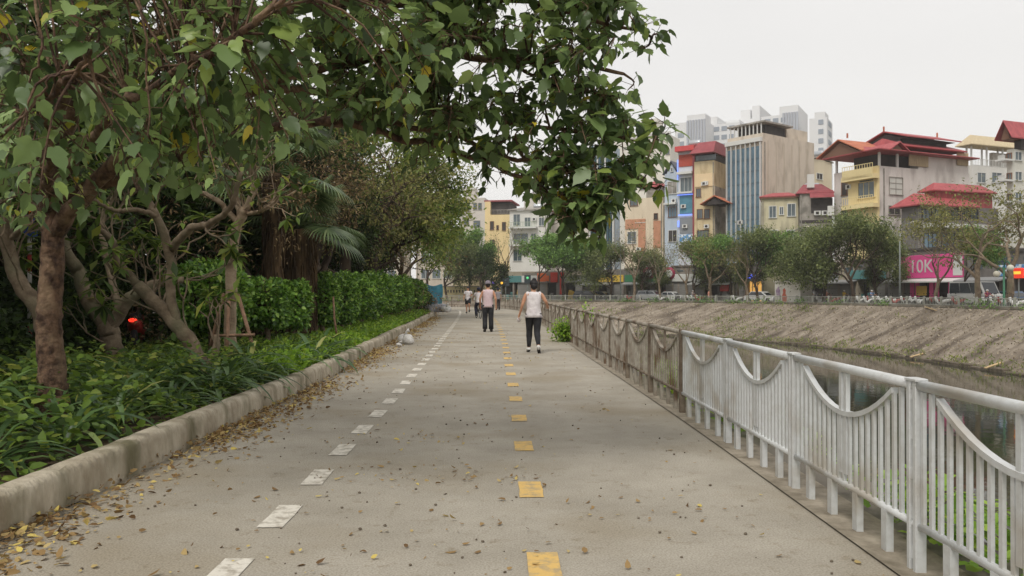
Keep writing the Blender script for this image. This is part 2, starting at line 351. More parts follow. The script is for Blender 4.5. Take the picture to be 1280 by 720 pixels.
# path
kb = resample(KERB, 1.0); fe = resample(FENCE, 1.0)
def pair(A, B, n=220):
    a = np.array(smooth_path(A, 600)); c = np.array(smooth_path(B, 600)); out = []
    da = np.concatenate([[0], np.cumsum(np.linalg.norm(np.diff(a, axis=0), axis=1))]); dc = np.concatenate([[0], np.cumsum(np.linalg.norm(np.diff(c, axis=0), axis=1))])
    ta = np.linspace(0, 1, n) ** 1.6
    f = lambda p, d: np.stack([np.interp(ta * d[-1], d, p[:, 0]), np.interp(ta * d[-1], d, p[:, 1])], 1)
    return f(a, da), f(c, dc)
ka, fa = pair(KERB, FENCE)
edge = offset(fa, -.13); path_e = offset(fa, -.122)
strip('path', [tuple(p) for p in ka], [tuple(p) for p in path_e], 0, 0, PAVE, nx=2)
strip('fence_ledge', [tuple(p) for p in edge + (edge - fa) * .0], [tuple(p) for p in offset(fa, .24)], .012, .0, LEDGE, nx=3, rough=.004)
# kerb with its cast joints
def kerb(name, base, wid, hgt, m):
    pts = resample(base, .115); b = MB(); rr = random.Random(2); vs = []; prof_n = 9
    per = 9.2; acc = 0; nxt = 9; off = 0
    left = offset(pts, -1)
    nrm = left - pts
    for i, p in enumerate(pts):
        near_joint = (i % 9 == 0)
        if i % 27 == 0: off = rr.uniform(-.012, .012); hz = rr.uniform(-.014, .014)
        q = .03 if near_joint else 0
        wv = .008 * math.sin(i * .21) + rr.uniform(-.006, .006)
        prof = [(0 + q, 0), (-.004 + q, .06), (.002 + q, hgt * .72), (.012 + q, hgt * .88), (.04 + q, hgt * .985), (.08, hgt - q), (wid - .05, hgt - q), (wid - .012, hgt * .95), (wid, hgt * .8), (wid, 0)]
        for (a, z) in prof:
            w = a + off + wv * (1 if a < .05 else .3) + rr.uniform(-.0025, .0025)
            vs.append((p[0] + nrm[i][0] * w, p[1] + nrm[i][1] * w, z + (hz + rr.uniform(-.003, .003) if z > .1 else 0)))
    k = 10
    b.add(vs, [(i * k + j, i * k + j + 1, (i + 1) * k + j + 1, (i + 1) * k + j) for i in range(len(pts) - 1) for j in range(k - 1)], True)
    return tag(b.build(name, m), kind='structure')
kerb('kerb', KERB, .2, .26, KERBM)
# planting bed behind the kerb
bed_a = offset(ka, -.19); bed_b = offset(ka, -7.5)
strip('planting_bed', [tuple(p) for p in bed_b], [tuple(p) for p in bed_a], .12, .15, SOIL, nx=10, rough=.03)
# side road in the park, behind the hedge
sr_a, sr_b = offset(ka, -7.5), offset(ka, -15)
strip('park_road', [tuple(p) for p in sr_b], [tuple(p) for p in sr_a], -.01, -.01, ROADM, nx=2)

def dashes(name, curve, length, gap, width, m, start, end, wob=0, z=.005):
    pts = resample(curve, .05); b = MB(); Lc = offset(pts, -width / 2); Rc = offset(pts, width / 2); i = int(start / .05); rr = random.Random(3)
    step = int(round((length + gap) / .05)); ln = int(round(length / .05))
    while i + ln < min(len(pts) - 1, int(end / .05)):
        n = 4; vs = []
        for j in range(n + 1):
            k = i + round(j * ln / n); e = rr.uniform(-.004, .004)
            vs += [(Lc[k][0] + e, Lc[k][1], z), (Rc[k][0] + e, Rc[k][1], z)]
        b.add(vs, [(2 * j, 2 * j + 1, 2 * j + 3, 2 * j + 2) for j in range(n)])
        i += step
    return tag(b.build(name, m), kind='structure')
dashes('white_lane_marking', WLINE, .5, .55, .155, WHITE_P, 2.72, 62)
dashes('yellow_lane_marking', YLINE, .45, 1.15, .165, YEL_P, 2.87, 80)
# solid white edge further along the bend
dashes('white_edge_line', WLINE, .95, .05, .13, WHITE_P, 47, 90, z=.009)

# ---------------------------------------------------------------- leaf litter
LIT = leafmat('litter_leaf', [(0, s(104, 80, 54)), (.3, s(138, 112, 74)), (.6, s(156, 130, 88)), (.88, s(184, 164, 112)), (1, s(208, 188, 100))], trans=.1, rough=.75, spec=.2)
def litter(name, pos, size, seed, flatness=.25, tpl=OVATE):
    rs = np.random.RandomState(seed); n = len(pos); d = rs.normal(size=(n, 3)); d[:, 2] *= flatness * .6
    u = rs.normal(size=(n, 3)) * flatness; u[:, 2] += 1; u[:, 2] *= rs.choice([1, -1], n)
    o = leaf_mesh(name, pos, d, u, size, tpl, LIT, widen=1.15); return o
rs = np.random.RandomState(1); kp = resample(KERB, .02); pos = []; sz = []
kp = kp[(kp[:, 1] > 1.5) & (kp[:, 1] < 45)]; nrm = offset(kp, 1) - kp
for i in range(16000):
    j = int(len(kp) * rs.rand() ** 1.35); y = kp[j][1]
    dens = .55 + .45 * math.sin(y * 1.3) * math.sin(y * .53 + 1)
    if rs.rand() > dens: continue
    w = abs(rs.normal()) * (.24 if y < 12 else .26); w = w if w < .75 else rs.rand() * .5
    z = .012 + max(0, .06 * (1 - w / .25)) * rs.rand()
    pos.append((kp[j][0] + nrm[j][0] * w, kp[j][1] + nrm[j][1] * w, z)); sz.append(rs.uniform(.02, .07))
tag(litter('leaf_litter', pos, np.array(sz), 4, .5), 'brown and yellow fallen leaves drifted along the foot of the kerb', 'fallen leaves', kind='stuff')
pos = []; sz = []
for i in range(1250):
    y = 2.8 + 42 * rs.rand() ** 1.9; x = rs.uniform(xat(KERB, y) + .2, xat(FENCE, y) - .2)
    if rs.rand() < .3 and x > 0: continue
    pos.append((x, y, .012)); sz.append(rs.uniform(.03, .07) if rs.rand() < .3 else rs.uniform(.01, .035))
for cx, cy, n, r in ((.0 - .75, 6.1, 60, .35), (-.9, 7.6, 60, .4), (-.1, 5.9, 26, .25), (-.45, 4.3, 30, .5), (-.8, 17.5, 90, 1.6), (-2.4, 17, 160, .9), (-2.2, 24, 150, .9), (.6, 5.2, 16, .3)):
    for k in range(n): pos.append((cx + rs.normal() * r, cy + rs.normal() * r * .6, .012)); sz.append(rs.uniform(.012, .05))
tag(litter('scattered_leaves', pos, np.array(sz), 6, .35), 'dry yellow leaves and brown bits scattered over the concrete path', 'fallen leaves', kind='stuff')
# pebbles and small clods
PEB = mat('grit', s(84, 74, 62), s(120, 110, 96), scale=30, rough=1)
b = MB()
for i in range(260):
    y = 2.6 + 20 * rs.rand() ** 1.7; x = rs.uniform(xat(KERB, y) + .15, xat(FENCE, y) - .1); r = rs.uniform(.004, .012)
    b.ell((x, y, r * .6), (r, r * rs.uniform(.7, 1.2), r * .8), n=6, m=4, jit=.2)
tag(b.build('grit', PEB), 'small dark pebbles and clods strewn on the path', 'grit', kind='stuff')

# ---------------------------------------------------------------- railing along the path
SILV = mat('silver_paint', s(204, 206, 206), s(184, 184, 181), scale=14, rough=.45, spec=.5, metal=.15, bump=.1, lo=.45, hi=.8, c3=s(176, 170, 160), s3=2.5)
RUST = mat('rusty_steel', s(168, 161, 149), s(130, 121, 109), scale=7, rough=.8, bump=.4, lo=.35, hi=.7, c3=s(104, 84, 66), s3=2.5)
RUSTD = mat('rusty_steel_dark', s(132, 120, 106), s(92, 78, 64), scale=7, rough=.85, bump=.4)
fdist = np.array(smooth_path(FENCE, 3000)); fd = np.concatenate([[0], np.cumsum(np.linalg.norm(np.diff(fdist, axis=0), axis=1))])
def fpt(d): return Vector((float(np.interp(d, fd, fdist[:, 0])), float(np.interp(d, fd, fdist[:, 1])), 0))
def fy(y): return float(np.interp(y, fdist[:1800, 1], fd[:1800]))
posts_y = [.62, 2.32, 4.02, 5.72, 7.42, 9.25]
silver = empty('silver_railing', fpt(fy(.62)), 0, 'silver painted steel railing with scalloped panels beside the near canal edge', 'railing')
rusty = empty('rusty_railing', fpt(fy(9.25)), 0, 'older rusty brown steel railing with scalloped panels running off along the path', 'railing')
def panel(root, a, c, m, mp, bal_n, old=False, detail=True):
    d = c - a; W = d.length; ang = math.atan2(d.y, d.x); ox = root.location
    M = Matrix.Translation(a - ox) @ Matrix.Rotation(ang, 4, 'Z'); sg = 6 if detail else 4
    H = .935; zb = .235
    arc0, arc1 = W * .13, W * .87
    def arcz(x):
        t = (x - W / 2) / ((arc1 - arc0) / 2)
        return .665 + .215 * t * t if abs(t) < 1 else H - .03
    b = MB(); w = .0125 if not old else .015; th = .009
    g0, g1 = .07, W - .07
    for i in range(bal_n):
        x = g0 + (g1 - g0) * i / (bal_n - 1)
        zt = arcz(x); b.box(x - w, x + w, -th, th, zb, zt, M)
    if old: b.box(W / 2 - .02, W / 2 + .02, -.012, .012, .66, H, M)
    else:
        for q in (-.034, .034): b.box(W / 2 + q - .017, W / 2 + q + .017, -.013, .013, .3, H - .01, M)
    pn = b.build('panel', m, root)
    t = MB(); t.tube([M @ Vector((.0, 0, H)), M @ Vector((W * .5, 0, H + .002)), M @ Vector((W, 0, H))], .028, n=8 if detail else 5); t.build('top_rail', m, pn)
    t = MB(); t.tube([M @ Vector((.0, 0, zb)), M @ Vector((W, 0, zb))], .021, n=8 if detail else 5); t.build('bottom_rail', mp, pn)
    t = MB(); K = 14; vs = []
    for k in range(K + 1):
        x = arc0 + (arc1 - arc0) * k / K; z = arcz(x) if 0 < k < K else .88
        vs += [M @ Vector((x, y, z + q)) for y, q in ((-.019, -.015), (.019, -.015), (.019, .015), (-.019, .015))]
    t.add(vs, [(4 * k + j, 4 * k + (j + 1) % 4, 4 * k + 4 + (j + 1) % 4, 4 * k + 4 + j) for k in range(K) for j in range(4)] + [(3, 2, 1, 0), (4 * K, 4 * K + 1, 4 * K + 2, 4 * K + 3)])
    t.build('scallop_bar', m, pn)
    for k in range(4):
        x = W * (k + .85) / 4.7; t = MB(); t.box(x - .03, x + .03, -.02, .02, -.0, zb - .01, M); t.build('leg', m, pn)
for i in range(len(posts_y) - 1):
    a, c = fpt(fy(posts_y[i])), fpt(fy(posts_y[i + 1]))
    panel(silver, a, c, SILV, SILV, 21)
for i in range(len(posts_y) - 1):
    a = fpt(fy(posts_y[i])); a2 = fpt(fy(posts_y[i]) + .1); ang = math.atan2((a2 - a).y, (a2 - a).x)
    M = Matrix.Translation(a - silver.location) @ Matrix.Rotation(ang, 4, 'Z'); b = MB()
    for q in (-.03, .03): b.bbox(q - .016, q + .016, -.028, .028, 0, .955, .004, M)
    for z in (.06, .26, .46, .66, .86): b.box(-.016, .016, -.016, .016, z, z + .06, M)
    b.build('post', SILV, silver)
    b = MB(); b.bbox(-.056, .056, -.033, .033, .955, .968, .003, M); b.build('post_cap', SILV, silver)
d0 = fy(9.25); k = 0
while True:
    W = 1.86; a, c = fpt(d0), fpt(d0 + W)
    if a.x < -16: break
    panel(rusty, a, c, RUST, RUSTD, 14 if a.y < 30 else 11, True, a.y < 24)
    ang = math.atan2((c - a).y, (c - a).x); M = Matrix.Translation(a - rusty.location) @ Matrix.Rotation(ang, 4, 'Z')
    b = MB(); b.bbox(-.03, .03, -.033, .033, 0, .97, .004, M); b.build('post', RUSTD, rusty); d0 += W; k += 1
print('rusty panels', k)

# ---------------------------------------------------------------- far side: road, pavement, railing
far = resample([(p[0], p[1]) for p in TOPF], 2.0); far = far[(far[:, 1] > 15) & (far[:, 0] > -150)]
def offl(o): return [tuple(p) for p in offset(far, o)]
strip('far_pavement', offl(.2), offl(3.2), .02, .02, LEDGE, nx=2)
strip('far_road', offl(3.2), offl(9.2), -.008, -.008, ROADM, nx=2)
strip('far_shop_pavement', offl(9.2), offl(14.5), .1, .1, LEDGE, nx=2)
FR = mat('grey_rail_paint', s(176, 176, 168), s(138, 138, 126), scale=2, rough=.8)
cr_ = empty('canal_railing', (far[20][0], far[20][1], 0), 0, 'long low whitish grey lattice railing along the far canal bank', 'railing')
CW = mat('plinth_concrete', s(138, 132, 120), s(104, 98, 86), scale=1, rough=1)
rp = resample([(p[0], p[1]) for p in TOPF], 2.4); rp = offset(rp[(rp[:, 1] > 34) & (rp[:, 0] > -60)], .5)
for i in range(len(rp) - 1):
    a, c = Vector((*rp[i], 0)), Vector((*rp[i + 1], 0)); d = c - a; W = d.length
    M = Matrix.Translation(a - cr_.location) @ Matrix.Rotation(math.atan2(d.y, d.x), 4, 'Z')
    b = MB(); b.box(.1, W, -.02, .02, .84, .9, M); b.box(.1, W, -.02, .02, .22, .27, M)
    for q in range(11): x = .2 + q * (W - .3) / 10; b.box(x - .018, x + .018, -.012, .012, .27, .84, M)
    b.build('panel', FR, cr_)
    b = MB(); b.box(-.07, .07, -.07, .07, 0, 1.0, M); b.build('post', FR, cr_)
b = MB()
for i in range(len(rp) - 1):
    a, c = Vector((*rp[i], 0)), Vector((*rp[i + 1], 0)); d = c - a
    M = Matrix.Translation(a - cr_.location) @ Matrix.Rotation(math.atan2(d.y, d.x), 4, 'Z'); b.box(0, d.length, -.12, .12, -.05, .2, M)
b.build('plinth', CW, cr_)
# ================================================================ VEGETATION ON THE LEFT
BARK_R = mat('bark_red', s(112, 88, 70), s(62, 46, 38), scale=11, rough=.95, bump=2.2, bscale=16, stretch=(1, 1, .8), c3=s(134, 112, 90), s3=5, lo=.4, hi=.6)
BARK_G = mat('bark_grey', s(140, 124, 104), s(96, 82, 66), scale=6, rough=.9, bump=.7, bscale=20, c3=s(104, 100, 78), s3=2)
BARK_D = mat('bark_dark', s(86, 72, 58), s(52, 42, 34), scale=5, rough=1, bump=.8, bscale=16, stretch=(1, 1, .4))
BARK_P = mat('bark_pale', s(168, 150, 128), s(124, 104, 84), scale=7, rough=.85, bump=.5, bscale=24)
BROAD = leafmat('broad_leaf', [(0, s(58, 74, 44)), (.3, s(82, 104, 60)), (.62, s(112, 136, 80)), (.9, s(144, 168, 102)), (.975, s(142, 160, 66)), (1, s(204, 182, 56))], trans=.36, rough=.4, spec=.5)
TREEL = leafmat('tree_leaf', [(0, s(46, 62, 28)), (.4, s(72, 94, 40)), (.8, s(106, 128, 54)), (1, s(144, 150, 70))], trans=.38, rough=.5, spec=.25)
DARKL = leafmat('dark_leaf', [(0, s(28, 40, 20)), (.5, s(44, 62, 28)), (1, s(72, 92, 40))], trans=.25, rough=.55, spec=.2)
HEDGEL = leafmat('hedge_leaf', [(0, s(54, 88, 32)), (.5, s(86, 124, 46)), (.85, s(124, 164, 66)), (1, s(160, 188, 90))], trans=.3, rough=.4)
BRIGHTL = leafmat('bright_leaf', [(0, s(84, 118, 34)), (.5, s(116, 154, 46)), (1, s(160, 188, 74))], trans=.35, rough=.5)
STRAPL = leafmat('strap_leaf', [(0, s(50, 74, 42)), (.5, s(80, 108, 60)), (.9, s(112, 138, 82)), (1, s(180, 176, 104))], trans=.25, rough=.4)
DRYL = leafmat('dry_twig', [(0, s(94, 78, 56)), (.5, s(122, 104, 76)), (1, s(150, 132, 98))], trans=.1, rough=.9, spec=.1)
OLIVEL = leafmat('olive_leaf', [(0, s(84, 90, 50)), (.5, s(116, 118, 64)), (1, s(148, 144, 84))], trans=.3, rough=.6)

# ---- the big-leaved tree leaning over the path
base = P(67, 541, 7.4); broad = empty('broadleaf_tree', base, 0, 'large broad leaved tree with reddish bark whose long limbs reach over the path', 'tree')
rr = random.Random(11); mb = MB(); limbs = []
def limb(ctrl, r0, r1, n=40, sides=7, wob=.02, rec=True, kink=0):
    pts = [Vector(p) - base for p in smooth_path([tuple(P(*c)) for c in ctrl], n)]
    for i in range(1, n - 1): pts[i] += Vector((rr.uniform(-wob, wob), rr.uniform(-wob, wob), rr.uniform(-wob, wob)))
    rads = [(r0 + (r1 - r0) * (i / (n - 1)) ** .8) for i in range(n)]
    mb.tube(pts, rads, n=sides, cap=True, jit=.075, rng=rr)
    if rec: limbs.extend([(p, r) for p, r in zip(pts[n // 6:], rads[n // 6:])])
limb([(67, 552, 7.4), (66, 480, 7.4), (62, 400, 7.4), (66, 300, 7.38), (64, 205, 7.3), (82, 110, 7.2), (118, 20, 7.0), (150, -90, 6.9), (170, -200, 6.9)], .14, .045, 110, 16, .006, False)
mb.tube([Vector((0, 0, -.1)), Vector((0, 0, .12)), Vector((0, 0, .35))], [.22, .17, .138], n=12, jit=.12, rng=rr)
limb([(68, 292, 7.38), (110, 238, 7.1), (160, 192, 6.8), (240, 142, 6.4), (330, 104, 6.1), (420, 80, 6), (520, 62, 5.9), (620, 74, 5.8), (720, 78, 5.8), (780, 92, 5.8)], .085, .012)
limb([(66, 190, 7.3), (110, 110, 7), (170, 60, 6.7), (260, 22, 6.4), (380, 8, 6.1), (500, 2, 6), (620, -2, 5.9), (720, 18, 5.8), (815, 46, 5.8)], .075, .01)
limb([(66, 250, 7.35), (150, 222, 7.2), (290, 172, 6.8), (400, 152, 6.5), (500, 172, 6.3), (590, 196, 6.2), (660, 226, 6.1), (735, 285, 6)], .06, .008)
limb([(320, 106, 6.1), (430, 118, 6.1), (540, 136, 6.1), (640, 152, 6), (740, 166, 5.9), (815, 182, 5.9)], .035, .008)
limb([(400, 152, 6.5), (520, 158, 6.3), (640, 196, 6.1), (740, 224, 6), (820, 236, 6)], .03, .008)
limb([(500, 2, 6), (580, 40, 6), (680, 100, 5.9), (760, 120, 5.9)], .025, .008)
limb([(100, 60, 7.1), (60, -30, 7.0), (30, -140, 6.8)], .05, .02)
limb([(64, 210, 7.3), (0, 150, 7.2), (-90, 90, 7)], .05, .015)
limb([(66, 160, 7.3), (20, 70, 6.8), (-40, -20, 6.4)], .05, .015)
limb([(70, 236, 7.3), (130, 150, 6.1), (210, 96, 5.1), (300, 40, 4.5), (380, -20, 4.2)], .05, .012)
limb([(60, 262, 7.3), (60, 205, 6), (60, 130, 5), (110, 70, 4.4)], .04, .012)
limb([(66, 150, 7.3), (150, 80, 8.4), (260, 60, 9.3), (400, 84, 9.8), (500, 110, 10)], .05, .015)
limb([(118, 20, 7.0), (260, -70, 6.8), (430, -110, 6.6), (600, -100, 6.5), (720, -70, 6.4)], .05, .012)
limb([(118, 20, 7.0), (250, -140, 7), (400, -230, 7)], .04, .012)
limb([(150, -90, 6.9), (60, -200, 6.5), (-60, -260, 6.2)], .04, .012)
# hanging vines and dangling dead twigs
for c in ([(168, -10, 4.6), (183, 40, 4.6), (184, 110, 4.6), (187, 180, 4.6)], [(165, -10, 4.7), (200, 60, 4.7), (215, 90, 4.7)], [(40, -10, 4.4), (52, 60, 4.4), (34, 110, 4.4), (30, 180, 4.4)],
          [(6, 165, 4.3), (40, 130, 4.3), (64, 98, 4.3), (80, 80, 4.3)], [(228, 118, 4.8), (240, 150, 4.8), (252, 200, 4.8)]):
    limb(c, .009, .005, 16, 5, .012, False)
mb.build('trunk', BARK_R, broad)
LP = np.array([tuple(l[0]) for l in limbs])
def inpoly(x, y, pl):
    c = False; j = len(pl) - 1
    for i in range(len(pl)):
        xi, yi = pl[i]; xj, yj = pl[j]
        if (yi > y) != (yj > y) and x < (xj - xi) * (y - yi) / (yj - yi) + xi: c = not c
        j = i
    return c
REG = [([(-60, -130), (560, -130), (560, 60), (560, 180), (430, 170), (330, 185), (200, 200), (60, 215), (-60, 230)], 560, (4.6, 8.6)),
       ([(520, -130), (760, -60), (800, 18), (822, 38), (772, 62), (735, 82), (690, 60), (640, 62), (590, 70), (520, 70)], 175, (5.2, 6.6)),
       ([(400, 20), (600, 84), (700, 96), (748, 90), (790, 150), (822, 168), (815, 225), (775, 232), (752, 288), (722, 296), (694, 268), (655, 236), (610, 212), (520, 190), (420, 150)], 205, (5.4, 6.7)),
       ([(690, 205), (800, 215), (745, 296), (715, 298), (690, 262)], 34, (5.6, 6.3)),
       ([(-40, 180), (120, 200), (240, 170), (330, 180), (300, 230), (180, 240), (60, 280), (-40, 300)], 55, (4.4, 7.6)),
       ([(-300, -350), (640, -330), (760, -140), (-300, -140)], 330, (4.6, 9.5))]
HOLES = [(66, 225, 26, 75), (100, 105, 24, 45), (140, 205, 22, 26), (250, 130, 26, 14), (598, 88, 26, 13), (622, 182, 26, 15), (772, 104, 30, 16), (640, 75, 16, 9), (745, 200, 14, 8), (690, 150, 12, 8), (800, 128, 30, 12), (560, 60, 12, 8)]
tb = MB(); pos, dr, up, sz = [], [], [], []
def sprig(tip, start, r, nl, size, droop):
    d = tip - start; L = d.length
    mid = start + d * .5 + Vector((rr.uniform(-.1, .1), rr.uniform(-.1, .1), .12 * L + rr.uniform(-.03, .08)))
    pts = [Vector(p) for p in smooth_path([tuple(start), tuple(mid), tuple(tip)], 7)]
    tb.tube(pts, [r * (1 - .7 * i / 6) for i in range(7)], n=4, cap=False)
    td = (pts[-1] - pts[-3]).normalized()
    for k in range(nl):
        t = 1 - (k / nl) * min(.75, .4 / max(L, .1)); i = min(5, int(t * 6)); f = t * 6 - i
        p = pts[i].lerp(pts[i + 1], min(1, f)); a = k * 2.4 + rr.uniform(-.5, .5)
        side = td.orthogonal().normalized(); side.rotate(Matrix.Rotation(a, 3, td))
        dd = (side * 1.0 + td * .55 + Vector((0, 0, -droop * rr.uniform(.3, 1.3)))).normalized()
        pet = size * rr.uniform(.35, .8); q = p + dd * pet + Vector((0, 0, .02))
        tb.tube([p, q], .0022, n=3, cap=False)
        pos.append(tuple(q)); d2 = dd + Vector((rr.uniform(-.3, .3), rr.uniform(-.3, .3), -droop * .9 + rr.uniform(-.35, .25))); dr.append(tuple(d2))
        up.append((rr.uniform(-.6, .6), rr.uniform(-.6, .6), 1)); sz.append(size * rr.uniform(.65, 1.2) * (1 if k else .8))
for poly, n, (y0, y1) in REG:
    xs = [p[0] for p in poly]; ys = [p[1] for p in poly]; c = 0; tries = 0
    while c < n and tries < n * 30:
        tries += 1; x = rr.uniform(min(xs), max(xs)); y = rr.uniform(min(ys), max(ys))
        if not inpoly(x, y, poly): continue
        if any(((x - hx) / hw) ** 2 + ((y - hy) / hh) ** 2 < 1.3 for hx, hy, hw, hh in HOLES): continue
        Y = rr.uniform(y0, y1)
        # depth follows the limbs: pull to the nearest limb
        p = P(x, y, Y) - base; dist = np.linalg.norm(LP - np.array(tuple(p)), axis=1); i = int(dist.argmin())
        if dist[i] > 1.5: continue
        st = Vector(LP[i]); 
        if (p - st).length < .15: p += Vector((0, -.2, .12))
        sprig(p, st, .009, rr.randint(7, 12), rr.uniform(.09, .145), .22); c += 1
# rosettes of large pale leaves at the near twig ends
for (x, y, Y, n, q) in [(82, 190, 4.0, 0, 0), (45, 268, 4.2, 9, .15), (178, 200, 4.4, 10, .155), (245, 68, 4.3, 11, .155), (115, 42, 4.4, 9, .15), (345, 40, 4.6, 9, .17), (360, 172, 4.7, 9, .17), (160, 140, 4.8, 6, .15), (20, 190, 4.3, 7, .15), (75, 12, 4.2, 7, .15), (325, 160, 5, 6, .15), (690, 60, 5.3, 8, .15), (590, 95, 5.3, 8, .16), (700, 115, 5.4, 8, .15), (826, 42, 5.8, 7, .13), (800, 60, 5.8, 6, .13), (836, 166, 5.8, 8, .13), (806, 150, 5.9, 6, .13), (826, 234, 5.9, 8, .13), (785, 112, 5.8, 5, .12), (745, 302, 6, 8, .13), (716, 300, 6, 8, .13), (700, 280, 5.9, 8, .13), (776, 258, 5.9, 6, .13), (800, 205, 5.9, 6, .13), (570, 205, 6.2, 7, .12), (520, 205, 6.3, 7, .12), (610, 230, 6.1, 7, .12)]:
    if not n: continue
    p = P(x, y, Y) - base; dist = np.linalg.norm(LP - np.array(tuple(p)), axis=1); st = Vector(LP[int(dist.argmin())])
    sprig(p, st, .012, n, q, .35)
tb.build('twigs', BARK_R, broad)
_r = np.random.RandomState(5); _n = len(pos); crown = leaf_mesh('crown', pos, dr, up, np.array(sz) * _r.choice([.6, .8, 1, 1.15], _n), LOBED, BROAD, broad, widen=_r.uniform(.65, 1.1, _n), bend=_r.uniform(-.3, 2.6, _n))
print('broad leaves', len(pos))

# ---- frangipani trees: smooth, forking, with tufts of long leaves
def fork_tree(name, label, bx, by, Y, ctrls, m, tuft_n, seed, leafm, cat='tree', leafsize=.26, extra=0):
    b0 = P(bx, by, Y); b0.z = .12; root = empty(name, b0, 0, label, cat); r_ = random.Random(seed); b = MB(); T = []; A = []
    for ctrl, r0, r1, tips in ctrls:
        n = 26; pts = [Vector(p) - b0 for p in smooth_path([tuple(P(*c)) for c in ctrl], n)]
        for i in range(1, n - 1): pts[i] += Vector([r_.uniform(-.012, .012) for _ in range(3)])
        rads = [r0 + (r1 - r0) * i / (n - 1) for i in range(n)]; b.tube(pts, rads, n=9, jit=.06, rng=r_)
        A += [(pts[i], rads[i], (pts[min(i + 1, n - 1)] - pts[i - 1]).normalized()) for i in range(n // 3, n)]
        if tips: T.append((pts[-1], (pts[-1] - pts[-3]).normalized()))
    def rec(p, d, r, L, lv):
        e = [p]; q = p.copy(); dd = d.copy()
        for k in range(4):
            dd = (dd + Vector((r_.uniform(-.35, .35), r_.uniform(-.35, .35), r_.uniform(-.1, .3)))).normalized(); q = q + dd * L / 4; e.append(q.copy())
        b.tube(e, [r, r * .92, r * .85, r * .8, r * .72], n=5, cap=False)
        if lv == 0: T.append((q, dd)); return
        for k in range(2):
            o = dd.orthogonal().normalized(); o.rotate(Matrix.Rotation(r_.uniform(0, 6.28), 3, dd)); rec(q, (dd + o * .9).normalized(), r * .75, L * .75, lv - 1)
    for k in range(tuft_n):
        p, r, d = r_.choice(A); o = d.orthogonal().normalized(); o.rotate(Matrix.Rotation(r_.uniform(0, 6.28), 3, d))
        rec(p, (d + o * 1.1 + Vector((0, 0, .3))).normalized(), min(.016, r * .4), r_.uniform(.3, .55), r_.choice((1, 2)))
    b.build('trunk', m, root)
    ps, ds, us, ss = [], [], [], []
    for p, d in T:
        for k in range(r_.randint(5, 11) if r_.random() > .35 else 2):
            o = d.orthogonal().normalized(); o.rotate(Matrix.Rotation(k * 2.4 + r_.random(), 3, d)); v = o + d * r_.uniform(.1, .9) - Vector((0, 0, .25))
            ps.append(tuple(p)); ds.append(tuple(v)); us.append((r_.uniform(-.3, .3), r_.uniform(-.3, .3), 1)); ss.append(leafsize * r_.uniform(.6, 1.15))
    leaf_mesh('crown', ps, ds, us, np.array(ss), SLIM, leafm, root, widen=1.3)
    return root
fork_tree('frangipani_tree', 'leaning grey frangipani tree with a forked trunk rising straight from the planting behind the kerb', 258, 480, 10.9,
          [([(258, 492, 10.9), (250, 455, 10.9), (232, 420, 10.9), (205, 390, 10.9), (172, 356, 10.9)], .115, .085, 0),
           ([(172, 356, 10.9), (150, 330, 10.8), (140, 300, 10.8), (120, 285, 10.7)], .06, .035, 1), ([(222, 410, 10.9), (213, 365, 10.9), (213, 320, 10.9), (192, 265, 10.8), (172, 225, 10.8), (160, 190, 10.8)], .07, .045, 1),
           ([(214, 312, 10.9), (240, 285, 10.7), (262, 280, 10.5), (290, 255, 10.3), (300, 215, 10.2)], .06, .03, 1),
           ([(196, 270, 10.8), (170, 262, 10.6), (140, 262, 10.4), (100, 240, 10.2)], .04, .02, 1), ([(255, 470, 10.9), (268, 445, 10.9), (272, 420, 11)], .06, .045, 0)], BARK_G, 26, 3, TREEL)
fork_tree('frangipani_tree', 'stout frangipani tree forking low into two thick limbs just right of the reddish trunk', 142, 462, 12.6,
          [([(142, 470, 12.6), (142, 440, 12.6), (134, 405, 12.6)], .15, .15, 0), ([(134, 408, 12.6), (110, 375, 12.5), (98, 340, 12.5), (84, 318, 12.4), (70, 270, 12.4)], .13, .08, 1),
           ([(138, 408, 12.6), (160, 375, 12.6), (195, 355, 12.7), (230, 350, 12.8)], .12, .06, 1), ([(150, 390, 12.6), (135, 330, 12.8), (128, 280, 13), (150, 230, 13)], .06, .03, 1),
           ([(98, 340, 12.5), (60, 300, 12.6), (20, 260, 12.8)], .06, .03, 1)], BARK_G, 30, 5, TREEL)
fork_tree('frangipani_tree', 'curved grey tree bending up behind the reddish trunk at the left edge', 62, 480, 9.6,
          [([(62, 505, 9.6), (58, 430, 9.6), (48, 385, 9.6), (22, 350, 9.6), (10, 305, 9.6), (4, 240, 9.5), (-10, 160, 9.5)], .115, .06, 1),
           ([(12, 300, 9.6), (40, 270, 9.4), (52, 240, 9.3)], .045, .025, 1), ([(5, 250, 9.5), (-40, 210, 9.3), (-80, 180, 9)], .05, .03, 1)], BARK_G, 14, 9, TREEL)
tt = fork_tree('frangipani_tree', 'pinkish grey frangipani tree held up by the wooden stake tripod beside the hedge', 288, 440, 13.7,
          [([(288, 448, 13.7), (288, 390, 13.7), (289, 330, 13.7), (296, 285, 13.7), (306, 262, 13.61)], .11, .075, 0), ([(303, 268, 13.7), (318, 235, 13.52), (312, 200, 13.44), (340, 160, 13.35)], .06, .03, 1),
           ([(298, 280, 13.7), (270, 250, 13.52), (240, 235, 13.35), (210, 215, 13.18)], .055, .03, 1), ([(303, 268, 13.7), (330, 262, 13.35), (350, 245, 13.18)], .04, .02, 1), ([(300, 275, 13.7), (290, 225, 13.87), (260, 170, 13.95)], .05, .025, 1)], BARK_P, 30, 13, TREEL)
WOODS = mat('stake_wood', s(150, 120, 98), s(108, 84, 66), scale=8, rough=.9, bump=.5)
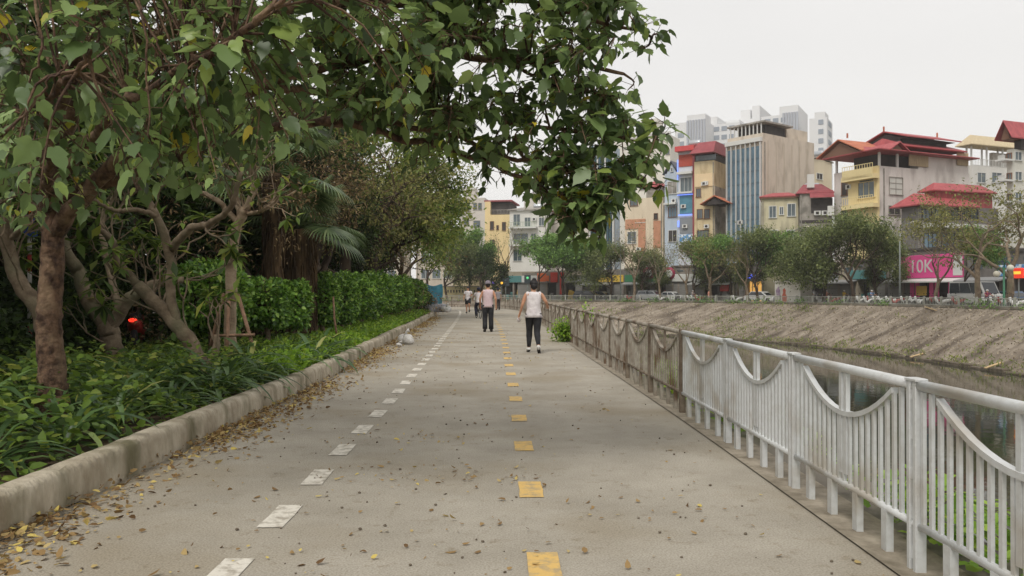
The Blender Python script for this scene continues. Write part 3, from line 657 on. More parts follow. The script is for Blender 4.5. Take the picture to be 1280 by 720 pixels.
tr = empty('stake_tripod', (tt.location.x, tt.location.y, .12), 0, 'brown wooden stake tripod lashed round the pinkish trunk by the hedge', 'tree stakes'); 
for k, (x, y) in enumerate(((.62, -.35), (.1, -.5), (-.55, .3))):
    b = MB(); b.tube([(x, y, -.05), (x * .25, y * .25, 1.25)], .032, n=7); b.build('stake', WOODS, tr)
b = MB(); b.tube([(-.2, -.36, .55), (.5, -.26, .56)], .028, n=6); b.build('crosspiece', WOODS, tr)

# ---- hedge shrubs clipped into rounded blocks, each on a pale stem
def shrub_mesh(seed, rx, ry, h, n=4200):
    rs = np.random.RandomState(seed); v = rand_unit(rs, n); q = rs.rand(n) ** .22
    v2 = np.sign(v) * np.abs(v) ** .78; v2 /= np.maximum(1e-6, (np.abs(v2) ** 2.6).sum(1, keepdims=True) ** (1 / 2.6))
    lum = 1 + .07 * np.sin(v[:, 0:1] * 5 + seed) + .06 * np.sin(v[:, 2:3] * 7 + v[:, 1:2] * 4)
    p = v2 * q[:, None] * np.array([rx, ry, h / 2]) * lum + rs.normal(size=(n, 3)) * .025; p[:, 2] += h / 2
    d = v * .8 + rand_unit(rs, n) * .8; d[:, 2] += .15; u = v * .8 + rand_unit(rs, n) * .5; u[:, 2] += .5
    return p, d, u, rs.uniform(.06, .12, n)
hy = [(14.4, 262), (16.6, 332), (18.4, 364), (20.6, 401), (22.6, 425), (24.6, 440), (26.8, 452), (29.2, 466), (31.8, 478), (34.6, 489), (37.8, 499), (41.2, 508), (45, 515)]
protos = []
for i, (Y, px) in enumerate(hy):
    X = (px - 640) / 1000 * Y; zl = .5 if i < 2 else .42
    lab = {0: 'clipped rounded green shrub nearest the camera, behind the bare forked tree', 1: 'clipped round shrub beside the wooden tripod, second in the hedge row', 2: 'third clipped shrub of the hedge, a separate rounded block on a leaning stem'}.get(i, 'clipped green shrub growing together with its neighbours in the hedge row')
    if i < 5:
        root = empty('hedge_shrub', (X, Y, .12), 0, lab, 'shrub', 'clipped shrubs in the hedge row along the kerb')
        p, d, u, z = shrub_mesh(i + 3, (.64, .45, .42, .5, .55)[i], (.64, .5, .5, .6, .65)[i], (1.32, 1.05, 1.12, 1.3, 1.34)[i], (5200, 3600, 3400, 3800, 3800)[i]); p[:, 2] += zl
        leaf_mesh('foliage', p, d, u, z, OVATE, HEDGEL, root, widen=1.4)
        c = MB(); c.ell((0, 0, zl + .62), (.3, .34, .42), n=10, m=7, jit=.1); c.build('inner_branches', BARK_D, root)
        b = MB(); b.tube([(.1, -.05, -.05), (.05, 0, .3), (0, 0, zl + .3)], [.07, .06, .05], n=8, jit=.08); b.build('stem', BARK_P if i in (2, 3) else BARK_G, root)
        protos.append(root)
    else:
        root = copy_tree(protos[3 + i % 2]); root.location = (X, Y, .12); root.rotation_euler = (0, 0, i * 1.9); root['label'] = lab; k_ = 1 + .025 * (i - 4); root.scale = (1.2 * k_, 1.25 * k_, (1.05 + .04 * math.sin(i * 2)) * (1 + .012 * (i - 4)))
stk = empty('wooden_stake', gp(423, 430, .14), 0, 'thin pale stake leaning against the hedge shrubs', 'stake')
b = MB(); b.tube([(0, 0, -.03), (-.12, .1, .62), (-.16, .16, 1.15)], [.028, .026, .022], n=7); o = b.build('pole', WOODS, stk)

# ---- low planting along the kerb
def kerb_side(y, back): return xat(KERB, y) - .2 - back
rs = np.random.RandomState(21); ps, ds, us, ss = [], [], [], []
for i in range(15000):
    y = 11.5 + 40 * rs.rand() ** 1.5; w = rs.rand(); back = .04 + w * (1.7 if y > 15 else 1.1)
    hgt = .1 + .17 * math.sin(min(1, w * 3.5) * 1.57) * (.75 + .25 * math.sin(y * 2.1) * math.sin(back * 4 + y))
    ps.append((kerb_side(y, back), y, .14 + hgt * rs.rand() ** .35)); v = rs.normal(size=3); v[2] = abs(v[2]) * .8 + .2; ds.append(v); us.append((rs.normal() * .5, rs.normal() * .5, 1)); ss.append(rs.uniform(.07, .16))
tag(leaf_mesh('ground_cover', ps, ds, us, np.array(ss), OVATE, BRIGHTL, None, 1.1), 'low bright green ground cover between the hedge and the kerb', 'ground cover', kind='stuff')
ps, ds, us, ss = [], [], [], []
for i in range(19000):
    y = 3.4 + 15 * rs.rand() ** 1.1; back = .02 + 5.0 * rs.rand(); 
    cl_ = .5 + .5 * math.sin(y * 2.3 + back * 1.9) * math.sin(back * 2.9 - y * 1.1)
    top = .1 + min(1, back * 1.6) * (1 if y < 11 else .55) * (.2 + .42 * cl_)
    ps.append((kerb_side(y, back), y, .12 + top * rs.rand() ** .45)); v = rs.normal(size=3); v[2] = v[2] * .4 + .2; ds.append(v); us.append((rs.normal() * .5, rs.normal() * .5, 1)); ss.append(rs.uniform(.05, .12))
tag(leaf_mesh('undergrowth', ps, ds, us, np.array(ss), OVATE, leafmat('undergrowth_leaf', [(0, s(50, 70, 30)), (.4, s(80, 106, 42)), (.8, s(112, 138, 56)), (1, s(152, 160, 78))], trans=.38, rough=.5, spec=.25), None, 1.25), 'tangled dark green undergrowth around the tree trunks behind the kerb', 'undergrowth', kind='stuff')
# strap-leaved lilies, countable clumps
def strap_clump(seed, n, L, wd, m=STRAPL):
    r_ = random.Random(seed); b = MB()
    for k in range(n):
        a = r_.uniform(0, 6.28); el = r_.uniform(.5, 1.35); l = L * r_.uniform(.6, 1.1); w = wd * r_.uniform(.7, 1.1); p = Vector((math.cos(a) * .05, math.sin(a) * .05, 0)); vs = []
        K = 7; sd_ = Vector((-math.sin(a), math.cos(a), 0)); e = el
        for i in range(K + 1):
            t = i / K; ww = w * (.55 + .9 * t if t < .5 else 1.0 * (1 - ((t - .5) * 2) ** 2.2)) * .5 + .001
            up_ = Vector((-math.cos(a) * math.sin(e), -math.sin(a) * math.sin(e), math.cos(e)))
            vs += [p - sd_ * ww + up_ * ww * .35, p + Vector((0, 0, 0)), p + sd_ * ww + up_ * ww * .35]
            p = p + Vector((math.cos(a) * math.cos(e), math.sin(a) * math.cos(e), math.sin(e))) * l / K; e -= r_.uniform(.12, .42)
        b.add(vs, [(3 * i + j, 3 * i + j + 1, 3 * i + j + 4, 3 * i + j + 3) for i in range(K) for j in range(2)], True)
    return b
sp = [strap_clump(s_, 34, 1.05, .07).build('strap_lily', STRAPL) for s_ in (1, 2, 3)]
spots = []; r_ = random.Random(4)
for y, back in [(5.5, .55), (6.1, 1.1), (6.4, .5), (7.0, 1.7), (7.3, .55), (7.9, 1.2), (8.3, .45), (8.6, 2.0), (9.0, 1.0), (9.4, .4), (9.9, 1.5), (10.2, .6), (10.9, .35), (11.2, 1.2), (11.6, .5), (12.2, .35), (12.6, 1.0), (13.0, .4), (13.6, .7), (14, .3), (14.6, .8), (15.2, .4), (6.8, 2.8), (8.0, 3.0), (9.6, 2.7), (5.0, 1.6), (11, 2.4), (12.4, 2.0), (8.6, .9), (10.4, 1.1), (12, 1.5), (13.3, 1.2), (15.8, .6), (16.4, .35), (17, .7)]:
    spots.append((kerb_side(y, back), y))
for i, (x, y) in enumerate(spots):
    o = sp[i] if i < 3 else sp[i % 3].copy()
    if i >= 3: col.objects.link(o)
    o.location = (x, y, .13); o.rotation_euler = (0, 0, r_.uniform(0, 6)); k = r_.uniform(.7, 1.15); o.scale = (k, k, k * (.8 if y > 11 else 1))
    tag(o, 'green strap leaved lily clump in the planting behind the kerb', 'plant', 'strap leaved lilies behind the kerb')

# ---- fan palms
FANM = leafmat('fan_palm_leaf', [(0, s(66, 86, 54)), (.6, s(98, 120, 76)), (1, s(134, 150, 102))], trans=.25, rough=.45)
FIBRE = mat('palm_fibre', s(104, 84, 62), s(52, 40, 30), scale=5, rough=1, bump=1, bscale=10, stretch=(1, 1, .15))
def palm(label, x, y, h, r, seed, nf=26, drop=True):
    r_ = random.Random(seed); root = empty('fan_palm', (x, y, .1), 0, label, 'palm'); b = MB()
    n = 22; b.tube([(.02 * math.sin(i), .02 * math.cos(i * 1.3), h * i / n - .05) for i in range(n + 1)], [r * (1.15 - .25 * i / n) * (1 + r_.uniform(-.05, .05)) for i in range(n + 1)], n=20, jit=.07, rng=r_)
    for k in range(240):                  # old leaf bases and hanging fibre
        a = r_.uniform(0, 6.28); z = h * (.15 + .85 * r_.random()); q = r * 1.02
        p = Vector((math.cos(a) * q, math.sin(a) * q, z)); b.tube([p, p + Vector((math.cos(a) * .05, math.sin(a) * .05, -.2)), p + Vector((math.cos(a) * .03, math.sin(a) * .03, -.5))], [.02, .016, .004], n=4, cap=False)
    b.build('trunk', FIBRE, root)
    for f in range(nf):
        a = f * 2.4 + r_.uniform(-.2, .2); el = r_.uniform(-.35, 1.25); L = r_.uniform(.8, 1.3); b = MB()
        top = Vector((0, 0, h)); d = Vector((math.cos(a) * math.cos(el), math.sin(a) * math.cos(el), math.sin(el)))
        c = top + d * L + Vector((0, 0, -.15 * L)); b.tube([top, top + d * L * .5, c], [.022, .016, .012], n=5)
        sd_ = Vector((-math.sin(a), math.cos(a), 0)); dn = (d + Vector((0, 0, -.45))).normalized(); m_ = 30; R_ = r_.uniform(.75, 1.0)
        for k in range(m_):
            t = -1.9 + 3.8 * k / (m_ - 1); v = dn * math.cos(t) + sd_ * math.sin(t); q = R_ * (1 - .2 * abs(t) / 1.9); w = sd_ * math.cos(t) - dn * math.sin(t)
            e1 = c + v * q * .45; e2 = c + v * q * .8 + Vector((0, 0, -.1 * q)); e3 = c + v * q + Vector((0, 0, -.32 * q)); wd = .03
            b.add([c, e1 - w * wd, e1 + w * wd, e2 - w * wd * .6, e2 + w * wd * .6, e3], [(0, 1, 2), (1, 3, 4, 2), (3, 5, 4)])
        b.build('frond', FANM, root)
palm('fan palm with a thick fibrous trunk and drooping fronds above the hedge', P(372, 340, 20).x, 20, 2.9, .42, 3)
palm('darker fan palm standing left of the thick trunked one, behind the second shrub', P(318, 340, 22).x, 22, 3.3, .55, 7)
palm('tall fan palm deeper in the park, mostly hidden by branches', P(340, 250, 17.5).x - .3, 18.6, 4.1, .2, 9, 20)

# ---- park trees behind: prototypes copied round the bed
def proto_tree(name, seed, H, r0, bark, lm, per, sigma, size, tpl=OVATE, **kw):
    root = empty(name); keep = kw.pop('keep', None); hang = kw.pop('hang', .2); mb, tips = grow(seed, H, r0, **kw)
    mb.build('trunk', bark, root); 
    if per: tip_leaves(tips, per, sigma, size, seed, tpl, lm, 'crown', root, keep=keep, hang=hang)
    print(name, len(tips), 'tips'); return root
def place(o, first, x, y, z=0, rz=0, sc=1, sz_=None, label=None, cat='tree', group=None):
    c = o if first else copy_tree(o); c.location = (x, y, z); c.rotation_euler = (0, 0, rz); c.scale = (sc, sc, sz_ or sc)
    tag(c, label, cat, group); return c
evg = proto_tree('evergreen_tree', 31, 7.5, .17, BARK_D, DARKL, 16, .26, .2, levels=4, spread=.95, first=.2, kids=(3, 4), top=.1, wob=.2, shrink=.78)
evg2 = proto_tree('evergreen_tree', 47, 8.5, .2, BARK_D, DARKL, 15, .28, .2, levels=4, spread=.85, first=.22, kids=(3, 4), top=.15, shrink=.78)
tang = proto_tree('twiggy_tree', 52, 6.5, .16, BARK_D, DRYL, 3, .14, .13, tpl=SLIM, levels=5, spread=.9, first=.3, kids=(3, 3), top=-.05, wob=.35, shrink=.75)
tang2 = proto_tree('twiggy_tree', 63, 7.5, .18, BARK_D, OLIVEL, 4, .16, .11, tpl=OVATE, levels=5, spread=.85, first=.3, kids=(3, 3), top=.0, wob=.32, shrink=.75)
G1 = 'dark evergreen trees in the park'; used = set()
def put(o, *a, **k):
    place(o, o.name not in used, *a, **k); used.add(o.name)
r_ = random.Random(77)
spots = [(-9.0, 15, .8), (-12, 13, 1), (-10.5, 18, .95), (-14, 18.5, 1.1), (-8.8, 22, .8), (-12, 24, 1.1), (-17, 24, 1.2), (-9.4, 28, .85), (-13, 31, 1.1), (-18, 33, 1.2), (-10, 36, .9), (-15, 40, 1.2), (-11, 45, .95), (-17, 50, 1.3), (-12, 55, 1.0), (-22, 42, 1.4), (-25, 30, 1.3), (-16, 62, 1.2), (-10.5, 11, .8), (-8.2, 9.2, .62)]
for i, (x, y, k) in enumerate(spots):
    put((evg, evg2)[i % 2], x, y, .05, r_.uniform(0, 6.28), k, label='dark evergreen tree in the thicket behind the clipped hedge', group=G1)
for i, (x, y, k) in enumerate([(-6.9, 24, 1.05), (-7.1, 28.5, 1.15), (-6.9, 33, 1.2), (-7.2, 38, 1.3), (-7.4, 18.5, .95), (-7.4, 43.5, 1.25), (-8.6, 26, 1.3), (-8.8, 34, 1.4)]):
    put((tang, tang2)[i % 2], x, y, .1, r_.uniform(0, 6.28), k, label='brown half bare tree with a tangle of twigs rising behind the hedge', group='twiggy trees behind the hedge')
# yellow-green tree at the end of the hedge and smaller ones beyond
LIGHTL = leafmat('light_leaf', [(0, s(70, 90, 40)), (.4, s(100, 122, 54)), (.8, s(134, 150, 72)), (1, s(166, 164, 88))], trans=.4, rough=.5, spec=.25)
lg = proto_tree('leafy_tree', 71, 6.2, .13, BARK_D, LIGHTL, 11, .28, .17, levels=4, spread=.8, first=.22, kids=(3, 4), top=.15, shrink=.76)
put(lg, -6.3, 46, .1, 1.0, 1.1, label='yellowish green tree at the far end of the hedge by the path')
put(lg, P(515, 300, 42).x - 1.9, 43, .1, 2.2, 1.3, label='leafy green tree behind the last shrubs of the hedge')
put(lg, -7.6, 36, .1, 4.2, 1.65, label='tall leafy tree behind the hedge, left of its far end'); put(lg, -9.0, 45, .1, 5.2, 2.0, label='tallest leafy tree behind the twiggy ones in the middle left'); put(evg2, -8.8, 51.5, .1, 5.2, 1.05, label='dark tree standing at the bend just past the end of the hedge')
put(lg, P(480, 300, 52).x - 1.5, 54, .1, 3.2, 1.8, label='tall leafy tree deep behind the hedge, seen above the twiggy trees')
# dark under-shrubs filling beneath the park trees
ub = []
for s_ in (41, 42):
    p, d, u, z = shrub_mesh(s_, 1.2, 1.1, 1.9, 3600); p[:, 2] *= 1.0; p += np.random.RandomState(s_).normal(size=p.shape) * .1
    root = empty('park_shrub'); leaf_mesh('foliage', p, d, u, z * 1.5, OVATE, DARKL, root, widen=1.4); b = MB(); b.tube([(0, 0, -.1), (.02, 0, .5), (0, 0, 1.0)], [.06, .05, .03]); b.build('stem', BARK_D, root); ub.append(root)
i = 0
for (x, y, k) in [(-7.3, 10.5, .62), (-7.9, 13.2, .8), (-9.3, 13.0, .9), (-8.1, 16.3, .8), (-9.9, 16, 1), (-8.4, 19.6, .9), (-8.0, 25, .9), (-8.3, 30.5, .9), (-8.6, 35, 1), (-9, 40, 1), (-9.6, 47, 1.1), (-11.5, 21, 1.2), (-10.2, 10, .85), (-7.2, 8.0, .5), (-5.6, 47.5, .7), (-5.9, 50.5, .6), (-9, 53, 1.2)]:
    put(ub[i % 2], x, y, .05, i * 1.3, k, label='dark leafy bush filling the ground under the park trees', cat='bush', group='bushes under the park trees'); i += 1
# ================================================================ THE FAR SIDE: HOUSES
def wall(name, c1, c2=None, c3=None, sc=.5, rough=.9): return mat(name, c1, c2 or tuple(x * .82 for x in c1[:3]) + (1,), scale=sc, rough=rough, stretch=(1, 1, .35), c3=c3, s3=sc * 1.6, lo=.35, hi=.75)
GLASS = mat('window_glass', s(66, 78, 84), s(96, 108, 112), scale=.6, rough=.12, spec=.7)
GLASSB = mat('blue_glass', s(62, 90, 108), s(92, 122, 138), scale=.35, rough=.1, spec=.8)
DARKO = mat('dark_opening', s(54, 50, 50), s(74, 68, 66), scale=.8, rough=.8)  # shade inside openings and recesses put into a dark colour; dark fittings share it
FRAMEW = mat('white_frame', s(206, 206, 202), rough=.6); FRAMEB = mat('brown_frame', s(120, 88, 70), rough=.7)
REDT = mat('red_sheet_roof', s(178, 88, 90), s(150, 70, 74), scale=.6, rough=.6, stretch=(4, 4, 1)); ORT = mat('orange_tile_roof', s(194, 122, 92), s(170, 100, 76), scale=1, rough=.8)
GREYC = mat('grey_stained_wall', s(172, 166, 158), s(138, 132, 124), scale=.5, rough=.95, c3=s(120, 116, 108), s3=.7)
BLDS = []
class B:
    def __init__(b, name, label, pxc, Yc, deg, pl, pr, ytop, m, cat='building', zb=-.05, hgt=None, group=None):
        b.c, b.s = math.cos(R(deg)), math.sin(R(deg)); k = lambda px: (px - 640) / 1000
        X = k(pxc) * Yc
        b.W = (X - k(pl) * Yc) / (b.c - k(pl) * b.s); b.D = (k(pr) * Yc - X) / (-b.s - k(pr) * b.c) if pr is not None else 8.0
        b.ox, b.oy = X - b.W * b.c, Yc - b.W * b.s; b.H = hgt or (EYE + (HZ - ytop) / 1000 * Yc)
        b.root = empty(name, (b.ox, b.oy, 0), R(deg), label, cat, group)
        w = MB(); w.box(0, b.W, 0, b.D, zb, b.H); b.wall = w.build('wall', m, b.root); b.Y = Yc; BLDS.append(b)
    def fa(b, f, px):                    # distance along face, depth
        k = (px - 640) / 1000
        if f == 'F': a = (k * b.oy - b.ox) / (b.c - k * b.s); return a, b.oy + a * b.s
        x0, y0 = b.ox + b.W * b.c, b.oy + b.W * b.s; a = (k * y0 - x0) / (-b.s - k * b.c); return a, y0 + a * b.c
    def rect(b, f, r):
        x0, y0, x1, y1 = r; a0, d0 = b.fa(f, x0); a1, d1 = b.fa(f, x1); d = (d0 + d1) / 2
        if a0 > a1: a0, a1 = a1, a0
        return a0, a1, EYE - (y1 - HZ) / 1000 * d, EYE - (y0 - HZ) / 1000 * d
    def bx(b, mb, f, a0, a1, z0, z1, o0, o1):
        if f == 'F': mb.box(a0, a1, -o1, -o0, z0, z1)
        else: mb.box(b.W + o0, b.W + o1, a0, a1, z0, z1)
    def slab(b, name, f, r, o0, o1, m, parent=None):
        mb = MB(); b.bx(mb, f, *b.rect(f, r), o0, o1); return mb.build(name, m, parent or b.root)
    def win(b, f, r, fm=None, gm=None, nx=2, nz=1, fw=.09, name='window', abs_=None):
        a0, a1, z0, z1 = abs_ or b.rect(f, r); fm = fm or FRAMEW; mb = MB()
        b.bx(mb, f, a0 - fw, a1 + fw, z1, z1 + fw, 0, .09); b.bx(mb, f, a0 - fw - .05, a1 + fw + .05, z0 - fw, z0, 0, .16)
        b.bx(mb, f, a0 - fw, a0, z0, z1, 0, .09); b.bx(mb, f, a1, a1 + fw, z0, z1, 0, .09)
        for i in range(1, nx): x = a0 + (a1 - a0) * i / nx; b.bx(mb, f, x - .025, x + .025, z0, z1, .012, .06)
        for i in range(1, nz + 1 if nz > 1 else 1): z = z0 + (z1 - z0) * i / (nz + 1); b.bx(mb, f, a0, a1, z - .025, z + .025, .012, .058)
        w = mb.build(name, fm, b.root); g = MB(); b.bx(g, f, a0, a1, z0, z1, -.0, .01); g.build('pane', gm or GLASS, w); return w
    def ac(b, f, px, py):
        a, d = b.fa(f, px); z = EYE - (py - HZ) / 1000 * d; mb = MB(); b.bx(mb, f, a - .4, a + .4, z - .3, z + .3, .08, .4); o = mb.build('air_conditioner', FRAMEW, b.root)
        mb = MB(); M = (Matrix.Translation((a, -.405, z)) @ Matrix.Rotation(R(90), 4, 'X')) if f == 'F' else (Matrix.Translation((b.W + .405, a, z)) @ Matrix.Rotation(R(90), 4, 'Y'))
        mb.lathe([(.01, 0), (.22, 0), (.22, .012)], 14, M); mb.build('fan_grille', DARKO, o)
    def rail(b, name, f, r, out, m, n=10, base=True):
        a0, a1, z0, z1 = b.rect(f, r); mb = MB()
        b.bx(mb, f, a0, a1, z1 - .07, z1, out - .08, out); b.bx(mb, f, a0, a1, z0, z0 + .05, out - .07, out - .01)
        for i in range(n + 1): x = a0 + (a1 - a0) * i / n; b.bx(mb, f, x - .03, x + .03, z0, z1, out - .06, out - .02)
        if base: b.bx(mb, f, a0, a1, z0 - .18, z0, 0, out)
        return mb.build(name, m, b.root)
def hip(b, name, x0, x1, y0, y1, z0, z1, m, ridge='y', inset=.5, parent=None, th=.12):
    w, d = x1 - x0, y1 - y0; mb = MB()
    if ridge == 'y': r0, r1 = (x0 + w / 2, y0 + d * inset / 2, z1), (x0 + w / 2, y1 - d * inset / 2, z1)
    else: r0, r1 = (x0 + w * inset / 2, y0 + d / 2, z1), (x1 - w * inset / 2, y0 + d / 2, z1)
    v = [(x0, y0, z0), (x1, y0, z0), (x1, y1, z0), (x0, y1, z0), r0, r1] + [(x0, y0, z0 - th), (x1, y0, z0 - th), (x1, y1, z0 - th), (x0, y1, z0 - th)]
    f = [(0, 1, 4), (1, 2, 5, 4), (2, 3, 5), (3, 0, 4, 5)] if ridge == 'y' else [(0, 1, 5, 4), (1, 2, 5), (2, 3, 4, 5), (3, 0, 4)]
    mb.add(v, f + [(0, 6, 7, 1), (1, 7, 8, 2), (2, 8, 9, 3), (3, 9, 6, 0), (9, 8, 7, 6)]); return mb.build(name, m, parent or b.root)
def gable(b, name, x0, x1, y0, y1, z0, z1, m, axis='y', wallm=None):
    mb = MB(); t = .15
    if axis == 'y':
        c = (x0 + x1) / 2; mb.add([(x0, y0, z0), (c, y0, z1), (x1, y0, z0), (x0, y1, z0), (c, y1, z1), (x1, y1, z0), (x0, y0, z0 - t), (c, y0, z1 - t), (x1, y0, z0 - t), (x0, y1, z0 - t), (c, y1, z1 - t), (x1, y1, z0 - t)],
               [(0, 1, 4, 3), (1, 2, 5, 4), (6, 9, 10, 7), (7, 10, 11, 8), (0, 6, 7, 1), (1, 7, 8, 2), (3, 4, 10, 9), (4, 5, 11, 10), (0, 3, 9, 6), (2, 8, 11, 5)])
        tri = [(x0 + .5, y0 + .4, z0 - t), (x1 - .5, y0 + .4, z0 - t), (c, y0 + .4, z1 - t - .25)]; tri2 = [(x, y1 - .4, z) for x, _, z in tri]
    else:
        c = (y0 + y1) / 2; mb.add([(x0, y0, z0), (x0, c, z1), (x0, y1, z0), (x1, y0, z0), (x1, c, z1), (x1, y1, z0), (x0, y0, z0 - t), (x0, c, z1 - t), (x0, y1, z0 - t), (x1, y0, z0 - t), (x1, c, z1 - t), (x1, y1, z0 - t)],
               [(0, 3, 4, 1), (1, 4, 5, 2), (6, 7, 10, 9), (7, 8, 11, 10), (0, 1, 7, 6), (1, 2, 8, 7), (3, 9, 10, 4), (4, 10, 11, 5), (0, 6, 9, 3), (2, 5, 11, 8)])
        tri = [(x1 - .4, y0 + .5, z0 - t), (x1 - .4, y1 - .5, z0 - t), (x1 - .4, c, z1 - t - .25)]; tri2 = [(x0 + .4, y, z) for _, y, z in tri]
    r = mb.build(name, m, b.root)
    if wallm: g = MB(); g.add(tri + tri2, [(0, 1, 2), (3, 5, 4), (0, 3, 4, 1), (1, 4, 5, 2), (2, 5, 3, 0)]); g.build('gable', wallm, b.root)
    return r
def boxl(b, name, x0, x1, y0, y1, z0, z1, m, parent=None):
    mb = MB(); mb.box(x0, x1, y0, y1, z0, z1); return mb.build(name, m, parent or b.root)

# -- L: cream and grey house with the stacked red roofs
b = B('house', 'grey house with stacked red roofs and yellow arched balconies', 1100, 100, -66, 1043, 1212, 207, wall('cement_wall', s(216, 210, 204), s(196, 189, 182), s(176, 168, 162)))
W, D, H = b.W, b.D, b.H; aY, _ = b.fa('F', 1063)
YW = wall('yellow_wall', s(228, 210, 160), s(212, 194, 144))
boxl(b, 'yellow_front', aY, W - .02, -.35, 0, 3.2, H, YW)
z = lambda py, d=100: EYE - (py - HZ) / 1000 * d
# terrace storey
boxl(b, 'terrace_room', 2.2, W - 1.3, 1.2, D * .42, H, H + 1.75, DARKO)
boxl(b, 'terrace_back_wall', .3, W - .05, D * .42, D - .1, H, H + 1.75, b.wall.data.materials[0])
for x, y in ((W - .2, .15), (W - .2, D * .2), (.3, .15), (.3, D * .3)): boxl(b, 'column', x - .12, x + .12, y - .12, y + .12, H, H + 1.75, FRAMEW)
wb = b.slab('wood_screen', 'S', (1136, 193, 1160, 208), .02, .12, mat('wood_screen', s(176, 160, 128), s(150, 132, 104), scale=1, stretch=(1, 6, 1)))
b.slab('wood_screen', 'S', (1196, 191, 1210, 207), .02, .12, MATS['wood_screen'])
boxl(b, 'eaves', -.2, W + 1.0, -1.2, D + .2, H + 1.76, H + 1.92, REDT)
rf = hip(b, 'lower_roof', -.6, W + 1.3, -1.6, D + .3, H + 1.93, H + 3.0, REDT, 'y', .2)
hip(b, 'upper_roof', .2, W + .6, D * .22, D * .93, H + 2.8, H + 4.3, REDT, 'y', .1, rf)
boxl(b, 'roof_lantern', W * .25, W * .85, D * .3, D * .82, H + 3.4, H + 4.2, DARKO, rf)
gable(b, 'top_roof', W * .05, W * 1.05, D * .27, D * .88, H + 4.1, H + 5.3, REDT, 'y', DARKO)
gable(b, 'front_gable_roof', -1.2, W * .85, -2.0, D * .2, H + 2.1, H + 4.0, ORT, 'y', FRAMEB)
gable(b, 'side_gable_roof', W * .4, W + 1.4, D * .02, D * .22, H + 1.95, H + 3.0, REDT, 'x', FRAMEB)
for yy in (D * .27, D * .88, -2): boxl(b, 'finial', W * .55 - .08, W * .55 + .08, yy, yy + .16, H + 5.2 if yy > 0 else H + 3.9, H + 5.9 if yy > 0 else H + 4.5, ORT)
boxl(b, 'chimney', W * .5, W * .5 + .7, D * .95, D * .95 + .7, H + 1.9, H + 3.6, GREYC)
# balconies and openings
bal = boxl(b, 'balcony', aY - .2, W + .25, -1.4, -.35, z(223), z(217), YW); rl = b.rail('balcony_rail', 'F', (1063, 207, 1101, 221), 1.42, YW, 12, False); rl.parent = bal
mb = MB(); b.bx(mb, 'F', aY, W, z(221), z(209), 1.3, 1.4); mb.build('parapet', YW, bal)
bal = boxl(b, 'balcony', aY - .2, W + .25, -1.4, -.35, z(259), z(254), YW); rl = b.rail('balcony_rail', 'F', (1063, 246, 1101, 256), 1.42, YW, 14, False); rl.parent = bal
b.win('F', (1076, 228, 1096, 247), YW, GLASS, 3, 1)
mb = MB(); a0, a1, z0, z1 = b.rect('F', (1076, 223, 1096, 228)); cx = (a0 + a1) / 2; r0 = (a1 - a0) / 2; zc = z(228.5)
mb.add([(cx, -.38, zc)] + [(cx + r0 * math.cos(math.pi * i / 10), -.38, zc + .95 * math.sin(math.pi * i / 10)) for i in range(11)], [(0, i + 2, i + 1) for i in range(10)]); mb.build('arched_fanlight', GLASS, b.root)
for o in b.root.children:
    if o.name.startswith('window'): o.location.y = -.36
b.win('S', (1112, 222, 1128, 243), GREYC, mat('pale_shutter', s(196, 196, 188)), 2, 2); b.win('F', (1053, 225, 1059, 244), FRAMEB, DARKO, 1); b.win('F', (1053, 258, 1060, 272), FRAMEB, DARKO, 1)
b.win('S', (1111, 258, 1125, 268), GREYC, DARKO, 2); b.win('F', (1090, 260, 1099, 269), FRAMEW, DARKO, 2, 3)
boxl(b, 'ground_shutter', .6, 3.4, -.12, 0, .1, 2.9, GREYC)

# -- M: low red roofed sheds stepping to the right
b = B('house', 'low building with two stepped red roofs right of the yellow balcony house', 1150, 92, -70, 1127, 1248, 256, wall('dark_grey_wall', s(134, 130, 128), s(112, 108, 106)))
W, D, H = b.W, b.D, b.H
hip(b, 'lower_roof', -.8, W + .9, -1.0, D * .7, H, H + 1.5, REDT, 'y', .3)
boxl(b, 'upper_storey', .5, W - .6, D * .25, D - .2, H, H + 1.9, REDT); hip(b, 'upper_roof', .1, W - .1, D * .19, D, H + 1.9, H + 2.9, REDT, 'y', .25)
for i in range(6): b.win('S', (1153 + i * 12, 262, 1162 + i * 12, 274), DARKO, GLASS, 2)
for i in range(3): b.win('S', (1155 + i * 22, 292, 1171 + i * 22, 312), DARKO, GLASSB, 3)
mb = MB(); b.bx(mb, 'S', .5, D - 1, z(286, 94), z(281, 94), .0, 1.2); mb.build('awning', FRAMEW, b.root)

# -- N: houses at the right edge
b = B('house', 'narrow house with a beige sheet roof over a cluttered open terrace', 1215, 118, -68, 1206, 1272, 206, wall('white_wall', s(214, 212, 206), s(190, 188, 182)))
W, D, H = b.W, b.D, b.H; BEI = mat('beige_sheet_roof', s(206, 190, 158), s(182, 166, 134), scale=.8, stretch=(5, 5, 1))
for x in (.2, W - .2):
    for y in (.2, D * .35, D * .7, D - .2): boxl(b, 'column', x - .1, x + .1, y - .1, y + .1, H, H + 3.0, FRAMEW)
boxl(b, 'terrace_back_wall', .3, W - .3, D * .5, D - .4, H, H + 2.2, GREYC)
hip(b, 'roof', -.8, W + .8, -1, D + .8, H + 3.0, H + 4.6, BEI, 'y', .25); b.rail('terrace_rail', 'S', (1216, 200, 1265, 208), .05, FRAMEW, 26, False)
b.win('S', (1222, 216, 1232, 228), FRAMEW, GLASS, 2); b.win('S', (1240, 216, 1252, 228), FRAMEW, GLASS, 2)
b = B('house', 'white house with a red gabled roof cut off by the right edge of the photo', 1266, 90, -68, 1259, 1330, 186, wall('white_wall2', s(210, 208, 198), s(180, 178, 168)))
W, D, H = b.W, b.D, b.H
